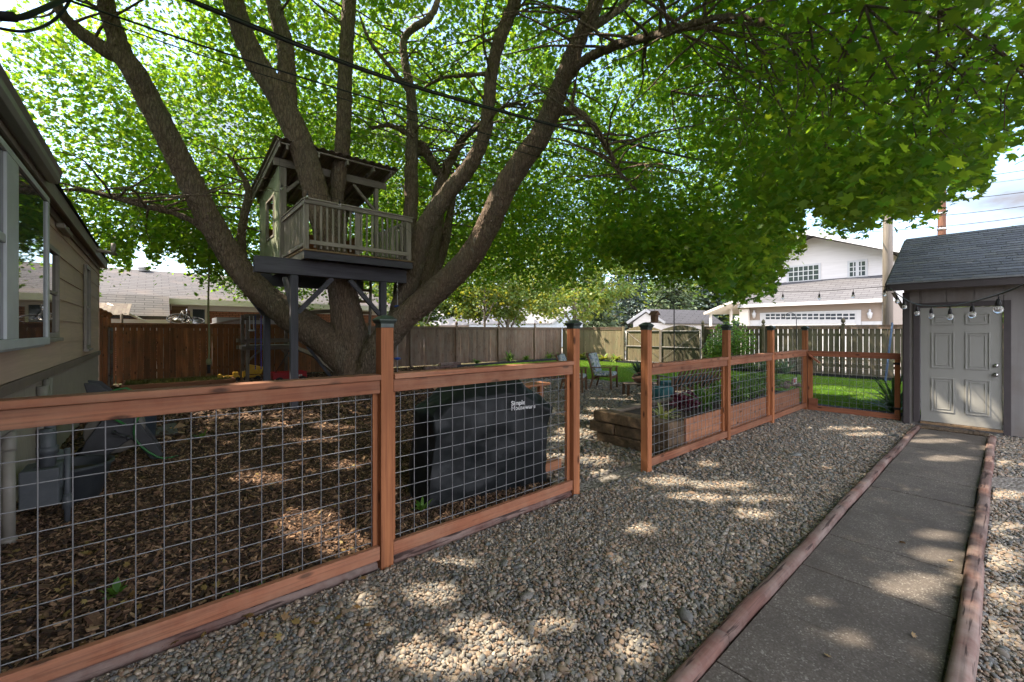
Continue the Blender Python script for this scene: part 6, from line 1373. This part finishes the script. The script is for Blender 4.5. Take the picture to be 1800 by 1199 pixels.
# upper storey
U = 33.0
apx, ly, ry = W(1430, 416, U / (CT + ST * (530 / 740))), onX(1322, 463, U), onX(1590, 447, U)
wl, wr = onX(1322, 500, U).y, onX(1562, 486, U).y; slope = .0
def uz(y): # rake line
    return apx.z - abs(y - apx.y) * ((apx.z - ly.z) / (ly.y - apx.y) if y > apx.y else (apx.z - ry.z) / (apx.y - ry.y))
b = MB(); b.prism([(U + .02, ly.y - .2, RTz - 1.2), (U + .02, wr, RTz - 1.2), (U + .02, wr, uz(wr)), (U + .02, apx.y, apx.z - .05), (U + .02, ly.y - .2, uz(ly.y - .2))], (.2, 0, 0)); b.box(U + .221, 46, wr, wr + .2, 0, uz(wr)); b.build('upper_wall', M['housewhite'], t)
b = MB()
rf = lambda y, d: (U - 1.3, y, uz(y) + d)
for (a, c) in ((ly.y + .3, apx.y), (apx.y, ry.y - .1)):
    b.prism([rf(a, .05), rf(c, .05), rf(c, .22), rf(a, .22)], (15, 0, 0))
b.build('upper_roof', M['roof_light'], t)
b = MB()
for (a, c) in ((ly.y + .35, apx.y), (apx.y, ry.y - .15)):
    b.prism([(U - 1.36, a, uz(a) - .08), (U - 1.36, c, uz(c) - .08), (U - 1.36, c, uz(c) + .24), (U - 1.36, a, uz(a) + .24)], (.055, 0, 0))
b.build('bargeboard', M['white'], t)
for (xa_, xb_, ya_, yb_, nx, nz) in ((1387, 1439, 471, 491, 6, 3), (1494, 1521, 462, 484, 4, 3)):
    p, q = onX(xa_, ya_, U), onX(xb_, yb_, U); wf = MB(); wf.box(U - .04, U + .018, q.y - .12, p.y + .12, q.z - .12, p.z + .12); wo = wf.build('window', M['white'], t)
    b = MB(); b.box(U - .05, U - .041, q.y, p.y, q.z, p.z); b.build('pane', M['glass_dark'], wo)
    b = MB()
    for k in range(1, nx): yy = q.y + (p.y - q.y) * k / nx; b.box(U - .062, U - .051, yy - (.08 if (nx == 4 and k == 2) else .025), yy + (.08 if (nx == 4 and k == 2) else .025), q.z, p.z)
    for k in range(1, nz): zz = q.z + (p.z - q.z) * k / nz; b.box(U - .066, U - .0625, q.y, p.y, zz - .025, zz + .025)
    b.build('muntins', M['white'], wo)
# porch on the left of that house
P0, P1 = onX(1240, 553, 29), onX(1317, 520, 31)
a_, b_, c_ = W(1237, 553, 29.0), W(1285, 533, 27.5), W(1312, 552, 27.5)
b = MB(); b.prism([tuple(a_), tuple(b_), tuple(b_ + Vector((0, 0, .15))), tuple(a_ + Vector((0, 0, .15)))], (5, -2.5, .1)); b.box(X0 - .3, X0 - .05, yA - .05, yA + .5, 0, GE - .3); b.build('porch_roof', M['cream'], t)
b = MB(); b.tube([(a_.x + .4, a_.y - .3, 0), (a_.x + .4, a_.y - .3, a_.z + .1)], .09, 8); q = W(1285, 560, 28.5); b.tube([(q.x, q.y, 0), (q.x, q.y, 3.2)], .1, 8); b.build('porch_posts', M['cream'], t)
# small white cottage / shed beyond the double gate
def gable(name, label, z, pxl, pxr, apx_, ya_, ye, yb_, depth, wallm, roofm, dirn, over=.25, ridge=None, group=None, ww=None):
    """gable end facing the camera between two pixel columns at distance z, ridge running away along dirn"""
    t = thing(name, label, 'outbuilding' if 'garage' in label or 'shed' in label else 'house', tuple(W((pxl + pxr) / 2, 582, z) - Vector((0, 0, H))), group)
    L_, R_, A_ = W(pxl, ye, z), W(pxr, ye, z), W(apx_, ya_, z); d = Vector(dirn).normalized() * depth
    dn = lambda p: Vector((p.x, p.y, 0))
    b = MB(); b.prism([tuple(dn(L_)), tuple(dn(R_)), tuple(R_), tuple(A_), tuple(L_)], tuple(d)); b.build('wall', wallm, t)
    b = MB(); up = Vector((0, 0, .12)); o = (R_ - L_).normalized() * over; fd = -d.normalized() * .35
    for (e, s) in ((L_, -1), (R_, 1)):
        ee = e + o * s + (e - A_).normalized() * .1; b.prism([tuple(A_ + fd + up * .2), tuple(ee + fd + up * .2 - Vector((0, 0, .1))), tuple(ee + fd + up - Vector((0, 0, .1))), tuple(A_ + fd + up * 1.2)], tuple(d + (-fd) * 2))
    b.build('roof', roofm, t)
    b = MB()
    for (e, s) in ((L_, -1), (R_, 1)):
        ee = e + o * s; b.bar(tuple(A_ + fd * 1.1 + up * .3), tuple(ee + fd * 1.1 - Vector((0, 0, .05))), .05, .22)
    b.build('bargeboard', M['white'], t); return t, L_, R_, A_, d
perp = Vector((ST, -CT, 0)); fwd = Vector((CT, ST, 0))
tt, L_, R_, A_, d = gable('cottage', 'small white garage with grey roof seen over the double gate', 38, 1113, 1170, 1141, 546, 567, 580, 6.5, M['housewhite'], M['roof_light'], perp * .95 + fwd * .4)
q = (R_ - L_); wv = perp * .95 + fwd * .4; wv.normalize()
b = MB()
for k in range(3): p = R_ + wv * (1.4 + k * .95); b.box(p.x - .35, p.x + .35, p.y - .1, p.y + .05, p.z - 1.0, p.z - .35)
b.build('window', M['glass_dark'], tt)
gable('cottage', 'pale blue gabled house with bright white roof behind the brown fence', 42, 968, 1024, 998, 542, 567, 580, 9, M['bluewhite'], M['whiteroof'], -perp * .95 + fwd * .35)
gable('cottage', 'tan garage with long white roof left of the pale blue house', 46, 832, 902, 893, 540, 570, 580, 12, M['tanwall'], M['whiteroof'], -perp * .98 + fwd * .3)
# neighbour's brick house beyond the warm fence (left)
t = thing('neighbour_house', 'low brick house with broad shingle roof behind the warm fence', 'house', (-2, 24, 0))
NY = 21.0
e0, e1 = onY(172, 517, NY - .4), onY(460, 530, NY - .4); r0 = onY(172, 471, 26)
EZ_ = onY(400, 529, NY - .4).z; RZ_ = onY(300, 478, 26).z; xl, xr = -14, onY(460, 500, NY).x + 6
b = MB(); b.prism([(xl, NY - .5, EZ_), (xl, 26, RZ_), (xl, 31.5, EZ_), (xl, 31.5, EZ_ - .12), (xl, 26, RZ_ - .12), (xl, NY - .5, EZ_ - .12)], (xr - xl, 0, 0)); b.build('roof', M['roof_left'], t)
b = MB(); b.box(xl + .3, xr - .3, NY, NY + .2, -.02, EZ_ - .1); b.box(xr - .5, xr - .3, NY + .201, 31, -.02, EZ_ - .1); b.build('wall', M['brick'], t)
b = MB(); b.box(xl, xr, NY - .53, NY - .502, EZ_ - .22, EZ_ + .01); b.box(onY(300, 550, NY).x, xr - .31, NY - .04, NY - .002, EZ_ - .42, EZ_ - .12); b.build('fascia', M['cream'], t)
q = onY(254, 475, 25.7); b = MB(); b.lathe([(.2, 0), (.22, .03), (.2, .07), (.25, .12), (.25, .2), (0, .22)], (q.x, q.y, RZ_ - .1), 14); b.build('roof_vent', M['gutter'], t)
w0, w1 = onY(334, 540, NY), onY(364, 568, NY); b = MB(); b.box(w0.x, w1.x, NY - .05, NY - .002, w1.z - .3, w0.z); wo = b.build('window', M['cream'], t, bevel=.005); b = MB(); b.box(w0.x + .08, w1.x - .08, NY - .06, NY - .051, w1.z - .22, w0.z - .08); b.build('pane', M['glass_dark'], wo)
w0, w1 = onY(302, 538, NY), onY(330, 575, NY); b = MB(); b.box(w0.x, w1.x, NY - .045, NY - .003, w1.z - .2, w0.z); b.build('wood_panel', M['deck'], t)
# its lower porch roof
pz = onY(230, 555, 19.2).z; ph = onY(230, 518, NY - .3).z; x0_, x1_ = -8.0, onY(298, 540, 19.6).x
b = MB(); b.prism([(x0_, 19.0, pz), (x0_, NY - .54, ph - .02), (x0_, NY - .54, ph - .14), (x0_, 19.0, pz - .1)], (x1_ - x0_, 0, 0)); b.build('porch_roof', M['roof_left'], t)
b = MB(); b.box(x0_, x1_, 19.02, 19.2, pz - .5, pz - .12); b.build('porch_beam', M['cream'], t)
q = onY(189, 534, 18.9); q1 = onY(268, 571, 18.4); b = MB(); b.tube([tuple(q), tuple(q1)], .035, 8); b.tube([tuple(q1), (q1.x + .1, q1.y, 0)], .035, 8); tag(b.build('white_pole', M['cream']), 'long cream pole propped diagonally on the porch roof beyond the fence', 'pole')
t = thing('canopy', 'torn corrugated canopy leaning on the brick house beyond the fence', 'canopy', (-1, 18.3, 0)); b = MB()
a_ = onY(168, 545, 18.3); c_ = onY(214, 548, 18.3)
for k in range(12): x = a_.x - .3 + (c_.x - a_.x + .5) * k / 12; b.bar((x, 18.2, a_.z - .15), (x + .05, 19.0, a_.z + .25), .12, .03)
b.build('sheet', M['playwood'], t); b = MB(); b.tube([(a_.x, 18.2, 0), (a_.x, 18.2, a_.z - .1)], .04, 8); b.tube([(c_.x, 18.2, 0), (c_.x, 18.2, a_.z - .1)], .04, 8); b.build('posts', M['playwood'], t)
# garden shed with grey metal roof, and bicycle on a lean-to
t = thing('tool_shed', 'small grey shed with sloping metal roof just behind the play set', 'shed', (3.5, 18.5, 0))
a_, c_ = onY(372, 566, 17.6), onY(472, 545, 17.6)
b = MB(); b.box(a_.x + .15, c_.x + 1.2, 17.7, 19.2, -.02, c_.z - .3); b.build('wall', M['gutter'], t)
b = MB(); b.prism([(a_.x - .1, 17.4, a_.z - .08), (c_.x + 1.3, 17.4, c_.z + .22), (c_.x + 1.3, 17.4, c_.z + .16), (a_.x - .1, 17.4, a_.z - .16)], (0, 2.1, 0)); b.build('roof', M['corrugated'], t)
t = thing('lean_to', 'low lean-to shelf roof behind the warm fence carrying a bicycle', 'shelter', (1, 18, 0))
a_, c_ = onY(290, 570, 18.0), onY(358, 570, 18.0); b = MB(); b.box(a_.x - .3, c_.x + .3, 17.6, 18.5, a_.z - .12, a_.z - .04); b.build('roof', M['playwood'], t); b = MB()
for x in (a_.x, c_.x): b.box(x - .05, x + .05, 17.7, 17.8, 0, a_.z - .121)
b.build('post', M['playwood'], t)
t = thing('bicycle', 'old bicycle lying on the lean-to behind the warm fence', 'bicycle', (a_.x, 17.9, a_.z)); zz = a_.z
def ringp(c, r, tl, n=22): return [(c[0] + r * math.cos(a), c[1] + r * math.sin(a) * math.cos(tl), c[2] + r * math.sin(a) * math.sin(tl)) for a in np.linspace(0, 2 * math.pi, n)]
for (cx, hz, tl) in ((a_.x + .35, .18, .55), (c_.x - .30, .12, .4)):
    b = MB(); b.tube(ringp((cx, 17.9, zz + hz), .31, tl), .018, 6); wo = b.build('wheel', M['rubber'], t)
    b = MB()
    for k in range(8): aa = k * math.pi / 8; b.tube([(cx - .3 * math.cos(aa), 17.9 - .3 * math.sin(aa) * math.cos(tl), zz + hz - .3 * math.sin(aa) * math.sin(tl)), (cx + .3 * math.cos(aa), 17.9 + .3 * math.sin(aa) * math.cos(tl), zz + hz + .3 * math.sin(aa) * math.sin(tl))], .003, 4)
    b.build('spokes', M['steel'], wo)
m1 = (a_.x + .35, 17.9, zz + .18); m2 = (c_.x - .3, 17.9, zz + .12); bb = ((m1[0] + m2[0]) / 2, 17.8, zz + .1); st_ = (bb[0] - .1, 18.0, zz + .45); hd = (m2[0] - .16, 17.95, zz + .42)
b = MB(); 
for p, q in ((m1, bb), (bb, st_), (st_, hd), (hd, bb), (m1, st_), (hd, m2)): b.tube([p, q], .016, 6)
b.build('frame', M['black'], t); b = MB(); b.tube(catmull([(hd[0], 17.7, hd[2] + .1), hd, (hd[0], 18.2, hd[2] + .1)], 4), .014, 6); b.build('handlebar', M['steel'], t)

# ============================================================ FAR TREES
def bgtree(name, label, px, z, base_h, h, rx, n, size, mat, trunk_r=.12, clumps=60, group='trees beyond the fences', lean=0, bark='bark_pale', limbs=4, zlow=.25, flat=.6):
    c = W(px, 582, z); x, y = c.x, c.y; t = thing(name, label, 'tree', (x, y, 0), group)
    b = MB(); top = base_h + (h - base_h) * .7
    b.tube(catmull([(x, y, -.1), (x + lean * .3, y, base_h), (x + lean, y, top)], 5), list(np.linspace(trunk_r, trunk_r * .3, 11)), 9, rnd=.5)
    for k in range(limbs):
        a = k * 6.28 / limbs + .6; q = Vector((x + math.cos(a) * rx * .6, y + math.sin(a) * rx * .6, base_h + (h - base_h) * random.uniform(.35, .75))); s = Vector((x + lean * .3, y, base_h * random.uniform(.5, 1.0)))
        b.tube(catmull([tuple(s), tuple(s.lerp(q, .5) + Vector((0, 0, .2))), tuple(q)], 4), list(np.linspace(trunk_r * .55, .02, 9)), 6, rnd=.5)
    b.build('trunk', M[bark], t)
    Q = RNG.normal(0, 1, (clumps, 3)); Q /= np.linalg.norm(Q, axis=1)[:, None]; Q *= RNG.uniform(.45, 1, clumps)[:, None] ** .6
    Q = Q * np.array([rx, rx, (h - base_h * .8) / 2]) + np.array([x + lean, y, (h + base_h * .8) / 2])
    cr = RNG.uniform(.12, .26, clumps) * rx; k = RNG.integers(0, clumps, n); C = Q[k] + RNG.normal(0, .5, (n, 3)) * cr[k][:, None] * np.array([1, 1, flat])
    C = C[C[:, 2] > .3]; V, T, Rn = leafcloud(C, size, .9, False); npmesh('crown', V, T, Rn, mat, t); return t
def conifer(name, label, px, z, h, rb, mat, n=5200, z0=.6, group='conifers beyond the fences', sz=.22):
    c = W(px, 582, z); x, y = c.x, c.y; t = thing(name, label, 'conifer', (x, y, 0), group); b = MB(); b.tube([(x, y, -.1), (x, y, h * .97)], [.22, .02], 8, rnd=.5); 
    V = []; T = []; Rn = []; nb = n // 26
    for i in range(nb):
        f = (i + random.random()) / nb; zz = z0 + (h - z0) * f ** .85; L = rb * (1 - f ** .85) ** .85 * random.uniform(.7, 1.12) + .15; a = random.uniform(0, 6.28); d = Vector((math.cos(a), math.sin(a), 0)); sd = Vector((-d.y, d.x, 0)); p0 = Vector((x, y, zz)); r = random.random()
        if i % 3 == 0: b.tube([p0, p0 + d * L * .7 + Vector((0, 0, -.1 * L))], [.03, .01], 4, False, rnd=.5)
        for k in range(26):
            s = (k + random.random()) / 26; w_ = .34 * L * (1 - s) + .12; q = p0 + d * (L * s) + sd * random.uniform(-w_, w_) + Vector((0, 0, -.28 * L * s + .16 * L * s * s - random.uniform(0, .22)))
            u = (d * random.uniform(.5, 1) + sd * random.uniform(-.8, .8) + Vector((0, 0, random.uniform(-.6, .1)))).normalized(); v = Vector((random.gauss(0, 1), random.gauss(0, 1), random.gauss(0, 1))).cross(u).normalized(); l = sz * random.uniform(.7, 1.5); ww = l * .26
            m_ = len(V); V += [q, q + u * l * .5 + v * ww, q + u * l, q + u * l * .5 - v * ww]; T += [(m_, m_ + 1, m_ + 2), (m_, m_ + 2, m_ + 3)]; Rn += [min(1, max(0, r * .5 + random.random() * .5))] * 4
    b.build('trunk', M['bark'], t); npmesh('crown', np.array([tuple(p) for p in V]), np.array(T), np.array(Rn), mat, t); return t
for a in ((1040, 47, 9.5, 3.6, 'conifer', 'broad pale green conifer right of the pale blue house'), (1105, 52, 15, 4.4, 'blueconifer', 'tall dark conifer behind the double gate'), (1182, 47, 11.5, 4.2, 'conifer', 'sunlit conifer with drooping boughs over the small white garage'), (1250, 56, 12, 4.4, 'blueconifer', 'blue green conifer left of the white porch'), (1402, 60, 15.8, 3.0, 'blueconifer', 'narrow spruce top rising above the white gable'), (985, 58, 13, 4.2, 'conifer', 'conifer behind the pale blue house')):
    conifer('conifer', a[5], a[0], a[1], a[2], a[3], M[a[4]], n=9000, sz=.34)
bgtree('leafy_tree', 'bright young tree with two pale stems before the white roofs', 890, 27, 2.3, 7.6, 4.3, 9000, .14, M['yellowleaf'], .11, 80, lean=.3, limbs=6)
bgtree('leafy_tree', 'bushy green tree between the trunk and the tan garage', 735, 27, 1.2, 7.5, 3.4, 7000, .14, M['farleaf'], .12, 60)
bgtree('leafy_tree', 'pale sunlit tree seen under the treehouse', 560, 25, .8, 5.2, 2.4, 5000, .13, M['yellowleaf'], .1, 50)
bgtree('leafy_tree', 'slender tree with a bare straight stem before the white roof', 852, 24, 2.8, 6.6, 2.6, 4500, .13, M['yellowleaf'], .09, 50)
bgtree('leafy_tree', 'tall green tree filling the sky behind the maple', 640, 34, 3, 15, 6.5, 13000, .2, M['farleaf'], .25, 110)
bgtree('leafy_tree', 'wide green tree behind the far fence corner', 1010, 32, 3, 9.5, 4.8, 10000, .17, M['yellowleaf'], .2, 90)
bgtree('leafy_tree', 'deep green tree behind the white roofs', 820, 52, 3, 16, 8, 12000, .26, M['farleaf'], .3, 110)
bgtree('leafy_tree', 'small round tree showing over the shed roof', 1712, 42, 2, 10.5, 3.4, 5000, .2, M['farleaf'], .2, 60)
bgtree('leafy_tree', 'green tree at the right edge above the shed roof', 1800, 42, 2, 12.1, 3.8, 6000, .2, M['farleaf'], .2, 60)
# hedge of far greenery closing the horizon
for i, (px, z, h, r) in enumerate(((1215, 62, 9, 7), (1330, 66, 8, 7), (1500, 75, 9, 8), (700, 70, 10, 9), (940, 70, 10, 9), (1120, 72, 10, 9), (1640, 75, 8, 8))):
    bgtree('leafy_tree', ('far tree behind the porch of the white house', 'far tree hidden behind the garage roof', 'far tree behind the grey utility pole', 'far tree behind the treehouse', 'far tree above the white roofs', 'far tree behind the dark conifer', 'far tree behind the shed and brown pole')[i], px, z, 1.0, h, r, 5200, .42, M['farleaf'], .3, 60)
bpy.context.view_layer.update()
